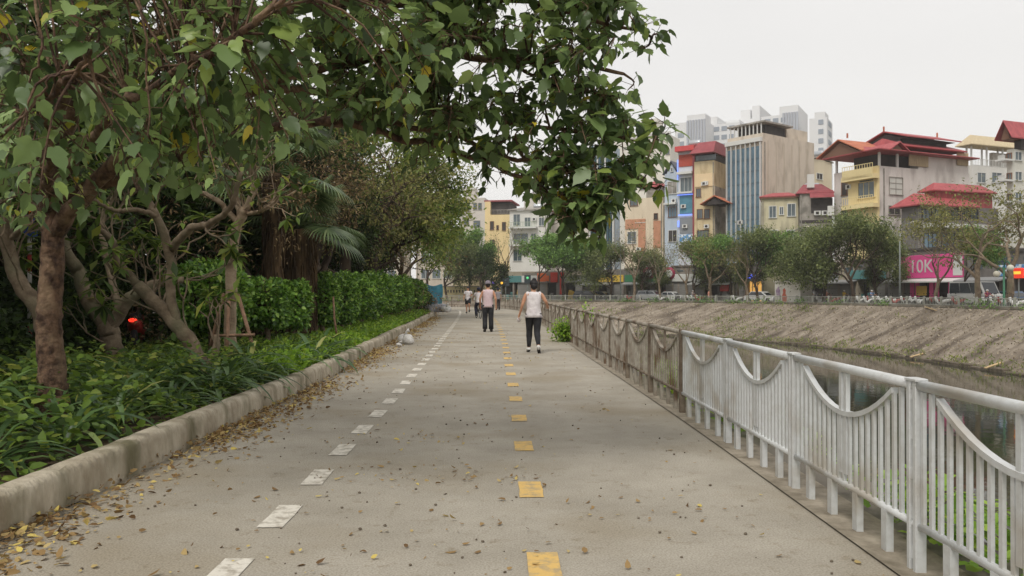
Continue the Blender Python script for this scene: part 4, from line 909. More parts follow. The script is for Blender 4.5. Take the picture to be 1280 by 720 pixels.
boxl(b, 'top_room', 1, W - .5, 1, D - 1, H, H + 1.2, DARKO); gable(b, 'roof', -.6, W + .8, -1.2, D * .6, H + 1.2, H + 3.2, REDT, 'y', FRAMEB)
for yy in (201, 226, 252):
    bl = boxl(b, 'balcony', -.3, W + .3, -1.5, -.01, z(yy + 4, 92), z(yy + 2, 92), FRAMEW); r_l = b.rail('balcony_rail', 'F', (1259, yy - 6, 1267, yy + 2), 1.45, FRAMEW, 8, False); r_l.parent = bl
    b.win('F', (1260, yy - 9, 1265, yy), FRAMEB, GLASS, 2); b.win('S', (1269, yy - 11, 1277, yy - 1), FRAMEW, GLASS, 2)

# -- I: glass fronted tower house
b = B('office_block', 'tall beige block with a blue glass front of vertical fins', 953, 118, -52, 909, 1018, 174, wall('beige_wall', s(206, 194, 178), s(192, 180, 164), s(176, 164, 148)))
W, D, H = b.W, b.D, b.H
gw = boxl(b, 'glass_front', .15, W - .1, -.12, -.002, 3.2, H - .9, GLASSB)
for i in range(8): x = .15 + (W - .3) * i / 7; boxl(b, 'fin', x - .05, x + .05, -.42, -.125, 2.6, H - .3, FRAMEW, gw)
for i in range(1, 11): zz = 3.2 + (H - 4.2) * i / 11; boxl(b, 'spandrel', .15, W - .1, -.16, -.123, zz, zz + .12, mat('spandrel', s(70, 92, 104)), gw)
boxl(b, 'cornice', -.05, W + .05, -.5, 0, H - .28, H + .35, FRAMEW)
boxl(b, 'parapet', .02, W, .1, D, H, H + 1.0, b.wall.data.materials[0])
for i in range(9): x = .4 + (W - .8) * i / 8; boxl(b, 'terrace_post', x - .07, x + .07, .3, .44, H, H + 2.6, FRAMEW)
boxl(b, 'terrace_canopy', -.1, W + .3, .1, D * .55, H + 2.6, H + 2.85, GREYC); boxl(b, 'roof_room', .8, W - .7, 1.8, D * .5, H, H + 2.5, DARKO)
boxl(b, 'roof_room', .6, W - 1, D * .56, D * .98, H + .2, H + 2.9, b.wall.data.materials[0])
for i in range(6): boxl(b, 'drain_pipe', W + .01, W + .07, D * (.1 + .15 * i), D * (.1 + .15 * i) + .06, .5, H, mat('joint', s(184, 172, 156)))
b = B('house', 'plain cream block stepping down behind the right side of the glass fronted block', 1012, 134, -52, 985, 1040, 198, wall('cream_wall', s(218, 206, 180), s(204, 190, 162)))
gable(b, 'roof', -.2, b.W + .3, -.2, b.D * 1.02, b.H, b.H + .8, mat('grey_roof', s(150, 142, 132)), 'x', b.wall.data.materials[0]); b.win('S', (1021, 217, 1028, 224), FRAMEW, DARKO, 2)
# -- K
b = B('house', 'low pale yellow house with two windows between the glass block and the red roofed houses', 998, 108, -20, 952, None, 247, wall('pale_yellow_wall', s(204, 196, 166), s(178, 170, 142), s(156, 148, 126)))
W, D, H = b.W, b.D, b.H
boxl(b, 'roof_edge', -.2, W + .15, -.35, .3, H, H + .3, FRAMEB); hip(b, 'roof', -.3, W + .3, -.4, D, H + .3, H + 1.2, REDT, 'x', .6)
for r in ((962, 258, 970, 272), (985, 255, 994, 270), (975, 259, 979, 268)): b.win('F', r, FRAMEW, GLASS, 2)
for r in ((964, 288, 972, 300), (984, 288, 993, 300)): b.win('F', r, FRAMEW, DARKO, 2)
b = B('house', 'grey house with a dark covered loggia under a maroon roof, left of the yellow balconies', 1040, 106, -16, 1000, None, 240, GREYC)
W, D, H = b.W, b.D, b.H; MAR = mat('maroon_sheet', s(154, 78, 82), s(134, 64, 70), scale=1, rough=.7)
b.slab('loggia', 'F', (1014, 248, 1041, 266), .01, .05, DARKO); mb = MB(); mb.add([(W * .3, -1.2, H - .8), (W + .2, -1.2, H - .8), (W + .2, .2, H + .3), (W * .3, .2, H + .3)], [(0, 1, 2, 3)]); mb.build('awning', MAR, b.root)
hip(b, 'roof', -.5, W + .3, -.3, D, H, H + 1.6, MAR, 'x', .5); boxl(b, 'water_tank', 1, 1.9, .8, 1.6, H + .8, H + 2.6, FRAMEW); b.slab('shrine_box', 'F', (1034, 258, 1042, 270), .3, .9, FRAMEW); b.slab('floor_band', 'F', (1000, 275, 1040, 278), .0, .12, DARKO)

# -- H
b = B('house', 'yellow brown shop house with a maroon sloping roof, left of the glass fronted block', 893, 124, -34, 868, 910, 200, wall('ochre_wall', s(214, 198, 162), s(198, 178, 140), s(176, 154, 120)))
W, D, H = b.W, b.D, b.H
boxl(b, 'grey_side', W, W + .1, .05, D, .1, H - 4, GREYC); boxl(b, 'top_storey', .1, W - .05, .1, D - .1, H, H + 1.2, DARKO)
mb = MB(); mb.add([(-.3, -1.4, H + 1.1), (W + .4, -1.4, H + 1.1), (W + .4, D, H + 1.1), (-.3, D, H + 1.1), (.3, 1.2, H + 3.2), (W - .2, 1.2, H + 3.2), (W - .2, D - .3, H + 3.2), (.3, D - .3, H + 3.2)], [(0, 1, 5, 4), (1, 2, 6, 5), (2, 3, 7, 6), (3, 0, 4, 7), (4, 5, 6, 7), (3, 2, 1, 0)]); mb.build('roof', MAR, b.root)
for i in range(5): boxl(b, 'window', .3 + i * W / 5.2, .3 + i * W / 5.2 + .7, -.06, .08, H + .1, H + .95, GLASS)
for r in ((871, 236, 876, 246), (872, 262, 878, 273), (881, 262, 887, 273), (872, 288, 886, 298)): b.win('F', r, FRAMEB, GLASS, 2)
b.slab('signboard', 'F', (869, 217, 893, 233), .0, .12, mat('orange_panel', s(222, 198, 160))); b.ac('F', 883, 229); b.ac('F', 883, 253); b.ac('F', 884, 283)
gable(b, 'dark_gable', W - 1.5, W + 3, -2.2, 3, z(252, 120), z(242, 120), ORT, 'y', DARKO)
# -- G
b = B('house', 'narrow shop house with a red roof band and neon blue signs', 868, 127, -34, 848, 880, 186, wall('white_blue_wall', s(206, 208, 214), s(184, 188, 196)))
W, D, H = b.W, b.D, b.H; REDP = mat('red_panel', s(206, 84, 84), s(190, 74, 76), scale=2, rough=.6); BLP = mat('blue_panel', s(76, 122, 140), s(90, 140, 160), scale=1)
boxl(b, 'roof_band', -.2, W + .3, -1, D * .6, H - .3, H + .5, REDP); b.slab('red_shutter', 'F', (849, 193, 866, 208), 0, .1, mat('brick_red_shutter', s(178, 82, 66), s(160, 70, 58), scale=2)); b.slab('red_edge', 'F', (866.5, 188, 869.5, 320), 0, .25, MAR)
b.slab('blue_curtain', 'F', (850, 244, 866, 267), .0, .15, BLP); b.win('F', (851, 222, 865, 240), FRAMEW, GLASS, 3); b.slab('ledge', 'F', (848, 215, 867, 218), 0, .8, FRAMEW); b.slab('ledge', 'F', (848, 240, 867, 242), 0, .7, FRAMEW)
b.slab('grey_shutter', 'F', (850, 272, 867, 292), 0, .1, mat('grey_shutter', s(130, 134, 138)))
NEON = mat('blue_neon', s(120, 150, 255), rough=.5, emit=.8)
for r in ((847.5, 200, 848.6, 225), (847.5, 243, 867, 244), (849, 268, 866, 269.5), (848, 276, 850, 284)): b.slab('neon_strip', 'F', r, .26, .34, NEON)
b.slab('sign_panel', 'F', (850, 293, 867, 303), .05, .2, mat('sign_blue', s(96, 150, 200), s(220, 228, 236), scale=1.5, lo=.48, hi=.52))
# -- F
b = B('house', 'pale blue narrow house with a small pointed gable', 848, 130, -34, 831, 860, 216, wall('pale_blue_wall', s(186, 196, 206), s(166, 178, 190)))
W, D, H = b.W, b.D, b.H; gable(b, 'roof', -.3, W + .3, -.3, D * .8, H, H + 2.1, mat('slate_roof', s(110, 112, 122)), 'y', b.wall.data.materials[0])
b.win('F', (835, 227, 846, 242), FRAMEW, GREYC, 2); b.win('F', (836, 259, 846, 271), FRAMEB, GLASSB, 3); b.win('F', (839, 210, 841, 214), FRAMEW, GLASS, 1); b.slab('balcony', 'F', (832, 254, 847, 256), 0, .9, FRAMEW); b.ac('F', 843, 251); b.win('F', (836, 288, 846, 302), FRAMEW, DARKO, 2)
# -- E
b = B('house', 'cream house with terracotta coloured panels around its lower windows', 829, 134, -30, 781, 840, 246, wall('cream_wall2', s(222, 208, 184), s(208, 192, 168), s(192, 176, 152)))
W, D, H = b.W, b.D, b.H; TER = mat('terracotta_panel', s(196, 144, 114), s(178, 126, 98), scale=1)
b.slab('terracotta_panel', 'F', (782, 274, 807, 286), 0, .1, TER); b.slab('terracotta_panel', 'F', (798, 286, 807, 315), 0, .1, TER); b.slab('terracotta_panel', 'F', (817, 276, 826, 310), 0, .1, TER)
b.win('F', (818, 267, 822, 274), FRAMEB, DARKO, 1); b.win('F', (795, 275, 806, 278), FRAMEW, GLASS, 3); b.win('F', (785, 290, 795, 304), FRAMEW, GLASS, 2); b.win('F', (788, 246, 797, 257), FRAMEB, GLASS, 2)
boxl(b, 'roof_room', W - 3.2, W - .4, .6, 4, H, H + 1.9, GREYC); hip(b, 'roof', W - 3.7, W, .2, 4.4, H + 1.9, H + 3.2, REDT, 'x', .9)
# -- D tall white
b = B('apartment_block', 'tall plain whitish block rising behind the narrow shop houses, beside the leaf tips', 838, 178, -30, 764, 850, 168, wall('offwhite_wall', s(222, 218, 208), s(206, 202, 192), sc=.2))
W, D, H = b.W, b.D, b.H; boxl(b, 'stair_tower', W * .48, W * .76, 1, 5, H, H + 4.2, b.wall.data.materials[0]); boxl(b, 'parapet', -.1, W + .1, -.1, .1, H, H + .8, FRAMEW)
for i, r in enumerate(((812, 178, 817, 182), (800, 200, 810, 210), (833, 188, 837, 193), (780, 200, 788, 212), (780, 225, 788, 237), (800, 225, 808, 237))): b.win('F', r, GREYC, GLASS, 2)
b = B('office_block', 'slim dark teal glass block half hidden behind the hanging leaves', 767, 150, -25, 738, 775, 182, GLASSB)
for i in range(10): boxl(b, 'fin', b.W * i / 9 - .12, b.W * i / 9 + .12, -.4, 0, 2, b.H + .4, FRAMEW if i % 3 == 0 else mat('teal_fin', s(60, 88, 98)))
for i in range(1, 9): boxl(b, 'spandrel', .1, b.W, -.08, -.002, b.H * i / 9, b.H * i / 9 + .5, mat('spandrel', s(70, 92, 104)))
b = B('house', 'pale house with balconies seen beneath the hanging leaves above the round green trees', 738, 152, -22, 690, 760, 262, wall('white_wall3', s(206, 200, 190), s(188, 180, 168)))
for r in ((700, 272, 708, 284), (716, 272, 724, 284), (700, 296, 708, 308), (716, 296, 724, 308)): b.win('F', r, FRAMEW, GLASS, 2)
hip(b, 'roof', -.3, b.W + .3, -.3, b.D, b.H, b.H + 1.4, REDT, 'x', .5)
# -- C white, Bq yellow, A grey: at the end of the path
b = B('house', 'white house with two balconies left of the hanging leaves', 684, 150, -14, 637, 700, 262, wall('white_wall4', s(220, 218, 212), s(202, 200, 194)))
W, D, H = b.W, b.D, b.H
for yy in (284, 306): bl = b.slab('balcony', 'F', (638, yy, 672, yy + 2), 0, 1.4, FRAMEW); r_l = b.rail('balcony_rail', 'F', (638, yy - 6, 672, yy), 1.38, mat('green_rail', s(150, 164, 140)), 18, False); r_l.parent = bl
for r in ((642, 268, 650, 282), (656, 272, 663, 283), (674, 272, 680, 282), (642, 292, 660, 304), (642, 312, 652, 326), (664, 292, 670, 304)): b.win('F', r, FRAMEW, GLASS, 2)
mb = MB(); mb.add([(-.4, -.5, H), (W + .4, -.5, H), (W + .4, D, H + 1.8), (-.4, D, H + 1.8), (-.4, -.5, H + .15), (W + .4, -.5, H + .15), (W + .4, D, H + 1.95), (-.4, D, H + 1.95)], [(0, 1, 5, 4), (4, 5, 6, 7), (1, 2, 6, 5), (3, 0, 4, 7), (2, 3, 7, 6), (3, 2, 1, 0)]); mb.build('roof', GREYC, b.root)
b = B('house', 'yellow house with a dark roof terrace above the end of the path', 638, 168, -10, 606, 648, 268, wall('yellow_wall2', s(228, 206, 158), s(214, 192, 142)))
W, D, H = b.W, b.D, b.H; boxl(b, 'terrace_room', 1.1, W - .2, 1, D - 1, H, H + 2.6, DARKO); boxl(b, 'tower', .0, 1.2, .1, 3, H, H + 2.8, b.wall.data.materials[0]); boxl(b, 'roof', -.2, W + .3, .2, D, H + 2.8, H + 3.1, MAR); b.rail('terrace_rail', 'F', (613, 262, 638, 267), .02, GREYC, 14, False)
for r in ((613, 277, 617, 287), (621, 282, 623, 287), (628, 278, 632, 288), (613, 300, 618, 310)): b.win('F', r, FRAMEB, DARKO, 1)
b = B('apartment_block', 'faded grey white block behind the yellow house', 606, 200, -8, 574, 614, 247, wall('faded_wall', s(206, 200, 192), s(184, 178, 170), sc=.3))
boxl(b, 'roof_room', 1, 4, .5, 4, b.H, b.H + 2.5, b.wall.data.materials[0])
for r in ((592, 254, 596, 262), (598, 254, 602, 262), (580, 256, 586, 264), (580, 272, 586, 280), (592, 276, 600, 284)): b.win('F', r, GREYC, GLASS, 1)
b = B('house', 'low cream house with a roof balustrade behind the round tree past the bend', 604, 142, -6, 566, 612, 322, wall('cream_wall3', s(206, 192, 158), s(188, 172, 138)))
b.rail('roof_rail', 'F', (566, 314, 604, 322), .02, b.wall.data.materials[0], 16, False)
for r in ((570, 328, 575, 340), (582, 328, 588, 340), (594, 328, 600, 340)): b.win('F', r, FRAMEB, DARKO, 2)
b = B('garden_wall', 'long pale yellow boundary wall beyond the bend of the path', 604, 133, -5, 520, None, 362, wall('yellow_wall3', s(206, 192, 146), s(186, 170, 126)), cat='wall', hgt=2.3); b.D = .3
b.wall.scale = (1, .04, 1)
for i in range(22): x = .5 + i * (b.W - 1) / 21; boxl(b, 'niche', x - .1, x + .1, -.03, 0, 1.3, 1.75, DARKO)
boxl(b, 'coping', -.05, b.W + .05, -.08, .4, 2.3, 2.4, GREYC)
# more houses further left, behind the park
for i, (pc, Y, pl, yt, c, lb) in enumerate([(566, 150, 520, 290, (200, 190, 176), 'plain beige house mostly hidden behind the leafy tree past the hedge'), (500, 158, 440, 268, (214, 206, 190), 'cream house hidden behind the park trees at the middle left'),
                                 (720, 175, 655, 240, (208, 204, 196), 'tall pale house behind the white balcony house, under the branch')]):
    b = B('house', lb, pc, Y, -8, pl, None, yt, wall('plain_wall%d' % i if 0 else 'plain_wall_' + 'abc'[i], s(*c)))
    for u in range(3):
        for v in range(4): b.win('F', None, FRAMEW, GLASS, 2, abs_=(b.W * (.15 + .3 * u), b.W * (.15 + .3 * u) + 1.5, 4 + v * 3.3, 5.6 + v * 3.3)) if 6 + v * 3.3 < b.H else None
# -- towers far behind
TW = wall('tower_white_hazed', s(218, 218, 218), s(210, 211, 212), sc=.1); TG = wall('tower_grey_hazed', s(172, 176, 184), s(164, 168, 176), sc=.1); TB = wall('tower_band', s(152, 160, 170), sc=.1)  # white and grey lightened: part of the haze is put into the colours
def tower(label, pc, Y, pl, pr, yt, m, bands=(), fins=(), deg=-30, steps=()):
    b = B('tower_block', label, pc, Y, deg, pl, pr, yt, m); nfl = int(b.H / 3.3)
    for (f, x0, x1, nn) in bands:
        a0, _ = b.fa(f, x0); a1, _ = b.fa(f, x1); wd = (a1 - a0) / nn
        for j in range(nn):
            mb = MB()
            for k in range(6, nfl): b.bx(mb, f, a0 + j * wd + wd * .15, a0 + (j + 1) * wd - wd * .15, k * 3.3 + .9, k * 3.3 + 2.6, 0, .15)
            mb.build('window', TB, b.root)
    for (f, x0, x1, nn) in fins:
        a0, _ = b.fa(f, x0); a1, _ = b.fa(f, x1)
        for j in range(nn): mb = MB(); x = a0 + (a1 - a0) * j / (nn - 1); b.bx(mb, f, x - .35, x + .35, 4, b.H + .5, 0, .5); mb.build('fin', TG, b.root)
    for (u0, u1, v0, v1, h) in steps: boxl(b, 'roof_room', b.W * u0, b.W * u1, b.D * v0, b.D * v1, b.H, b.H + h, m)
    return b
tower('far pale tower block with dark vertical fins, leftmost of the hazy towers', 882, 300, 844, 895, 150, TW, [('F', 846, 857, 1)], [('F', 860, 881, 7)], steps=((.4, 1, 0, .5, 2.5),))
tower('far stepped whitish tower in the middle of the hazy row', 950, 320, 888, 985, 147, TW, [('F', 892, 905, 1), ('F', 912, 945, 4), ('S', 955, 982, 3)], [], steps=((.55, .75, .1, .6, 5), (.85, 1, 0, .8, 5)))
tower('far pale tower block with a grey finned corner', 998, 290, 952, 1010, 141, TW, [('F', 955, 985, 3)], [('F', 980, 997, 6)], steps=((.5, 1, 0, 1, 3),))
tower('slim white tower with stacked balconies, rightmost of the hazy towers', 1034, 280, 1012, 1041, 146, TW, [('F', 1022, 1031, 1), ('S', 1035, 1040, 1)], [], steps=((.3, .9, 0, .6, 2),))

tower('far white block with rows of small windows between the finned tower and the stepped one', 925, 305, 878, 945, 152, TW, [('F', 882, 920, 4), ('S', 928, 943, 2)], [], steps=((.1, .4, 0, .5, 3), (.6, .9, .2, .9, 2)))

# -- clutter that such houses carry: air conditioners, drain pipes, steel water tanks, roof wires
PIPE = mat('drain_pipe', s(150, 146, 138), s(120, 114, 106), scale=2); STEEL = mat('steel_tank', s(178, 182, 186), rough=.3, metal=.6)
rc = random.Random(9)
for b in BLDS:
    if b.Y > 160 or b.H < 6 or b.W < 2.5 or b.D < 2: continue
    for f, Lf in (('F', b.W), ('S', b.D)):
        if b.D > 30 and f == 'S': Lf = 14
        mb = MB(); x = Lf * rc.choice((.04, .96)); b.bx(mb, f, x - .06, x + .06, .3, b.H - .3, .02, .14); mb.build('drain_pipe', PIPE, b.root)
        for k in range(rc.randint(1, 3)):
            a = Lf * rc.uniform(.1, .9); z_ = 5.2 + 3.2 * rc.randint(0, max(0, int((b.H - 7) / 3.2))); mb = MB(); b.bx(mb, f, a - .42, a + .42, z_, z_ + .58, .1, .42); o = mb.build('air_conditioner', FRAMEW, b.root)
            mb = MB(); b.bx(mb, f, a - .2, a + .2, z_ + .1, z_ + .48, .421, .43); mb.build('fan_grille', DARKO, o)
    if rc.random() < .7:
        M = Matrix.Translation((b.W * rc.uniform(.3, .7), min(b.D, 10) * .75, b.H + 1.5)) @ Matrix.Rotation(R(90), 4, 'Y'); mb = MB(); mb.lathe([(.05, -1), (.5, -.95), (.55, -.8), (.55, .8), (.5, .95), (.05, 1)], 16, M); o = mb.build('water_tank', STEEL, b.root)
        mb = MB(); x, y, z_ = M.translation; [mb.box(x + q - .04, x + q + .04, y - .5, y + .5, b.H - .05, z_ - .3) for q in (-.7, .7)]; mb.box(x - .7, x + .7, y - .03, y + .03, b.H + .3, b.H + .36); mb.build('stand', PIPE, o)
# ================================================================ SHOPS, TREES, LAMPS AND TRAFFIC ACROSS THE CANAL
FARP = resample(TOPF, .5)
def on_far(px, off):
    q = offset(FARP, off); k = (px - 640) / 1000; m = q[:, 1] > 20; q = q[m]; r = q[:, 0] - k * q[:, 1]; i = int(np.argmin(np.abs(r)))
    d = q[min(i + 1, len(q) - 1)] - q[i - 1]; return q[i][0], q[i][1], math.atan2(d[1], d[0])   # direction of travel (away from the camera)
SH = [mat('shop_wall_a', s(150, 142, 132), s(120, 112, 104), scale=.7), mat('shop_wall_b', s(126, 120, 116), s(100, 96, 92), scale=.7), mat('shop_wall_c', s(176, 166, 148), s(148, 138, 120), scale=.7)]
SIGNC = {'pink': s(224, 86, 150), 'white': s(214, 214, 210), 'green': s(60, 120, 84), 'red': s(200, 56, 44), 'blue': s(56, 84, 140), 'orange': s(226, 110, 60), 'maroon': s(150, 40, 74), 'yellow': s(220, 184, 80), 'grey': s(150, 150, 150), 'teal': s(90, 140, 140)}
SGM = {k: mat('sign_' + k, v, rough=.5) for k, v in SIGNC.items()}
WARM = mat('lit_shop_interior', s(250, 196, 110), s(190, 120, 50), scale=1.4, emit=0, lo=.4, hi=.6); WARM.node_tree.nodes['Principled BSDF'].inputs['Emission Color'].default_value = s(250, 190, 100); WARM.node_tree.nodes['Principled BSDF'].inputs['Emission Strength'].default_value = .55
SHUT = mat('steel_shutter', s(148, 146, 142), s(124, 122, 118), scale=1, stretch=(.3, .3, 12), rough=.6)
def shop(px, wd, h, wallm, sign, label, shutter=.3, awn=None, interior=None, seed=0, sh=1.1):
    x, y, a = on_far(px, 11.6); root = empty('shop', (x, y, 0), a + math.pi, label, 'shop')   # local -y faces the canal? fixed below
    root.rotation_euler = (0, 0, a)        # local x runs back towards the camera, local -y ... facing the road
    f = 1; d = 3.2; b = MB(); b.box(-wd / 2, wd / 2, -d, -.0, 2.95, h); b.box(-wd / 2, -wd / 2 + .3, -d, 0, -.05, 2.95); b.box(wd / 2 - .3, wd / 2, -d, 0, -.05, 2.95); b.box(-wd / 2 + .3, wd / 2 - .3, -d, -d + .15, -.05, 2.95)
    for i in range(2 if h > 5 else 0): b.box(-wd / 2 - .05, wd / 2 + .05, 0, .12, h - .25 - i * .0, h + .02)
    w = b.build('wall', wallm, root); r_ = random.Random(seed)
    b = MB(); xs = -wd / 2 + .3; ww = wd - .6; k = ww * shutter
    if shutter > .02: b.box(xs, xs + k, -.2, -.14, .05, 2.95); b.build('shutter', SHUT, root)
    b = MB(); b.box(xs + k, -xs, -1.4, -1.3, .05, 2.9); 
    b.build('interior', interior or DARKO, root)
    if interior is None and shutter < .9:
        b = MB()
        b.box(xs + k + .1, -xs - .1, -1.28, -1.05, .05, .5)
        for i in range(7): u = r_.uniform(xs + k + .2, -xs - .2); b.box(u - .25, u + .25, -1.25, -.7, .05, r_.uniform(.6, 1.8))
        b.build('display_goods', SGM[r_.choice(['white', 'teal', 'yellow', 'red', 'grey'])], root)
    if sign: b = MB(); b.bbox(-wd / 2 + .1, wd / 2 - .1, .0, .18, 3.0, 3.0 + sh, .03); b.build('signboard', SGM[sign], root)
    if awn: b = MB(); b.add([(-wd / 2, .0, 2.95), (wd / 2, 0, 2.95), (wd / 2, 1.7, 2.6), (-wd / 2, 1.7, 2.6), (-wd / 2, .0, 2.85), (wd / 2, 0, 2.85), (wd / 2, 1.7, 2.45), (-wd / 2, 1.7, 2.45)], [(0, 1, 2, 3), (7, 6, 5, 4), (3, 2, 6, 7), (0, 3, 7, 4), (1, 5, 6, 2)]); b.build('awning', SGM[awn], root)
    if h > 5:
        for u in (-wd / 4, wd / 4):
            b = MB(); b.box(u - .6, u + .6, .0, .06, 4.5 if sign else 3.8, h - .7); b.build('window', GLASS, root)
    return root
SHOPS = [(1275, 5, 5.6, 1, 'blue', 0.0, None, 'shop with a dark blue sign at the right edge beyond the railing'), (1236, 6, 5.8, 1, None, .0, 'grey', 'dark open shop with a grey awning behind the parked minibus'),
         (1105, 5, 5.2, 0, None, .95, None, 'closed shop with a grey steel shutter left of the pink shop'), (1082, 5.5, 5.4, 1, 'teal', .3, None, 'shop with a teal sign behind the largest street tree'), (1052, 5, 5.2, 2, None, .6, 'grey', 'half shuttered shop behind the big tree, left part'),
         (1022, 6, 5.0, 0, 'grey', .4, None, 'grey shop just right of the white utility cabinet'), (988, 5.5, 5.4, 1, None, .3, None, 'dark shop behind the white utility cabinet'), (916, 4.5, 5.2, 1, 'grey', .2, None, 'dark shop left of the warmly lit one'),
         (862, 5.5, 5.4, 0, 'white', .7, None, 'shop with a white sign and a shutter right of the maroon round signs'), (843, 5, 5.0, 1, None, .8, None, 'shuttered grey shop directly below the pale blue gabled house'), (800, 5.5, 5.2, 2, 'green', .2, 'grey', 'shop with a green sign and grey awning below the cream house'),
         (782, 5, 4.8, 1, None, .3, None, 'dark open shop left of the green signed shop'), (764, 5, 5.0, 0, 'yellow', .4, None, 'shop with a yellow sign below the slim teal block'), (745, 5.5, 4.8, 1, None, .2, 'grey', 'shop with a grey awning behind the dark parked car'),
         (724, 5, 5.0, 2, 'grey', .6, None, 'pale shop with a grey sign behind the round green trees'), (664, 6, 4.6, 0, 'white', .5, None, 'pale low shop behind the woman walking'), (646, 6, 4.8, 2, 'teal', .5, None, 'pale kiosk like shop with a teal sign at the end of the railing')]
for i, (px, wd, h, wm, sg, shu, aw, lb) in enumerate(SHOPS): shop(px, wd, h, SH[wm], sg, lb, shu, aw, seed=i)
# pink shop with its big lettering
pk = shop(1156, 10.4, 6.4, SH[1], 'pink', 'bright pink shop with big white lettering reading 10K on its fascia', .0, 'white', None, 40, 2.6)
MT = lambda x, y, z: Matrix.Translation((x, y, z)) @ Matrix.Rotation(math.pi, 4, 'Z') @ Matrix.Rotation(R(90), 4, 'X')
text_mesh('10K', 2.1, FRAMEW, 'lettering', pk, MT(.55, .19, 4.25), .03)
b = MB(); b.box(-5.1, -3.9, .19, .24, 3.2, 5.4); b.build('white_panel', FRAMEW, pk); b = MB(); b.bbox(3.5, 5.1, .19, .3, 2.6, 5.6, .03); b.build('white_panel', FRAMEW, pk)
for u in (-3.6, -1.0, 1.8): b = MB(); b.box(u - .12, u + .45, .05, .12, .1, 2.6); b.box(u - .9, u - .3, .05, .12, .1, 2.6); b.build('pink_door_panel', SGM['pink'], pk)
b = MB(); b.bbox(-.2, 1.3, .05, .2, 1.0, 2.1, .05); b.build('yellow_poster', SGM['yellow'], pk)
lit = shop(941, 5.2, 5.4, SH[1], None, 'shop with a warm yellow lit interior and a small blue lit sign', .0, None, WARM, 50)
b = MB(); b.bbox(-.9, .9, .02, .2, 3.35, 3.85, .08); BL = mat('lit_blue_sign', s(90, 110, 250), rough=.4, emit=1.0); b.build('lit_sign', BL, lit)
for u in (-1.6, -.8, 0, .8, 1.6): b = MB(); b.box(u - .04, u + .04, -.3, -.2, .05, 2.95); b.build('mullion', FRAMEB, lit)
wa = shop(893, 6.8, 4.8, SH[2], 'white', 'open shop under a long white awning between the bare trees', .0, 'white', None, 60, .5)
b = MB(); b.bbox(-2.6, -1.2, .0, .25, 1.5, 2.5, .04); b.build('red_poster', SGM['red'], wa)
ms = shop(822, 7, 5.0, SH[0], None, 'shop carrying three maroon round signs in a row', .25, None, None, 70)
for u, zz in ((-1.9, 4.2), (-.2, 5.0), (1.5, 4.3)):
    b = MB(); M = Matrix.Translation((u, .1, zz)) @ Matrix.Rotation(R(-90), 4, 'X'); b.lathe([(.01, 0), (1.0, 0), (1.0, .15), (.01, .15)], 22, M); o = b.build('round_sign', SGM['maroon'], ms)
    b = MB(); M = Matrix.Translation((u, .255, zz)) @ Matrix.Rotation(R(-90), 4, 'X'); b.lathe([(.45, 0), (.6, 0), (.6, .02), (.45, .02)], 18, M); b.box(u - .07, u + .07, .255, .28, zz - .5, zz + .5); b.build('white_mark', FRAMEW, o)
og = shop(690, 5, 4.8, SH[0], None, 'shop with orange and red hanging signs behind the walking woman', .3, None, None, 80)
for u, z0, z1, c, w_ in ((1.5, 3.1, 4.5, 'orange', .75), (-.6, 3.0, 4.6, 'red', .6), (-1.9, 1.0, 4.6, 'red', .35), (.6, 3.2, 4.1, 'orange', .35)):
    b = MB(); b.bbox(u - w_, u + w_, .1, .3, z0, z1, .03); b.build('hanging_sign', SGM[c], og)

# -- street trees
FTREE = leafmat('far_tree_leaf', [(0, s(70, 84, 46)), (.5, s(102, 116, 66)), (1, s(140, 150, 92))], trans=.35, rough=.6)
spread = proto_tree('street_tree', 91, 8, .2, BARK_D, FTREE, 13, .36, .24, levels=4, spread=.8, first=.4, kids=(3, 4), top=.18, shrink=.8)
spread2 = proto_tree('street_tree', 95, 7, .18, BARK_G, OLIVEL, 7, .3, .17, levels=5, spread=.8, first=.3, kids=(2, 3), top=.2, shrink=.8, wob=.25, keep=.75)
bare = proto_tree('bare_tree', 97, 7, .15, BARK_G, OLIVEL, 1, .25, .16, levels=5, spread=.62, first=.32, kids=(2, 3), top=.3, shrink=.76, wob=.22, keep=.35)
FRESH = leafmat('fresh_leaf', [(0, s(66, 98, 44)), (.5, s(98, 136, 62)), (1, s(136, 168, 88))], trans=.35)
rnd_t = proto_tree('round_tree', 99, 6.5, .16, BARK_D, FRESH, 18, .32, .24, levels=4, spread=.8, first=.42, kids=(3, 4), top=.2, shrink=.72)
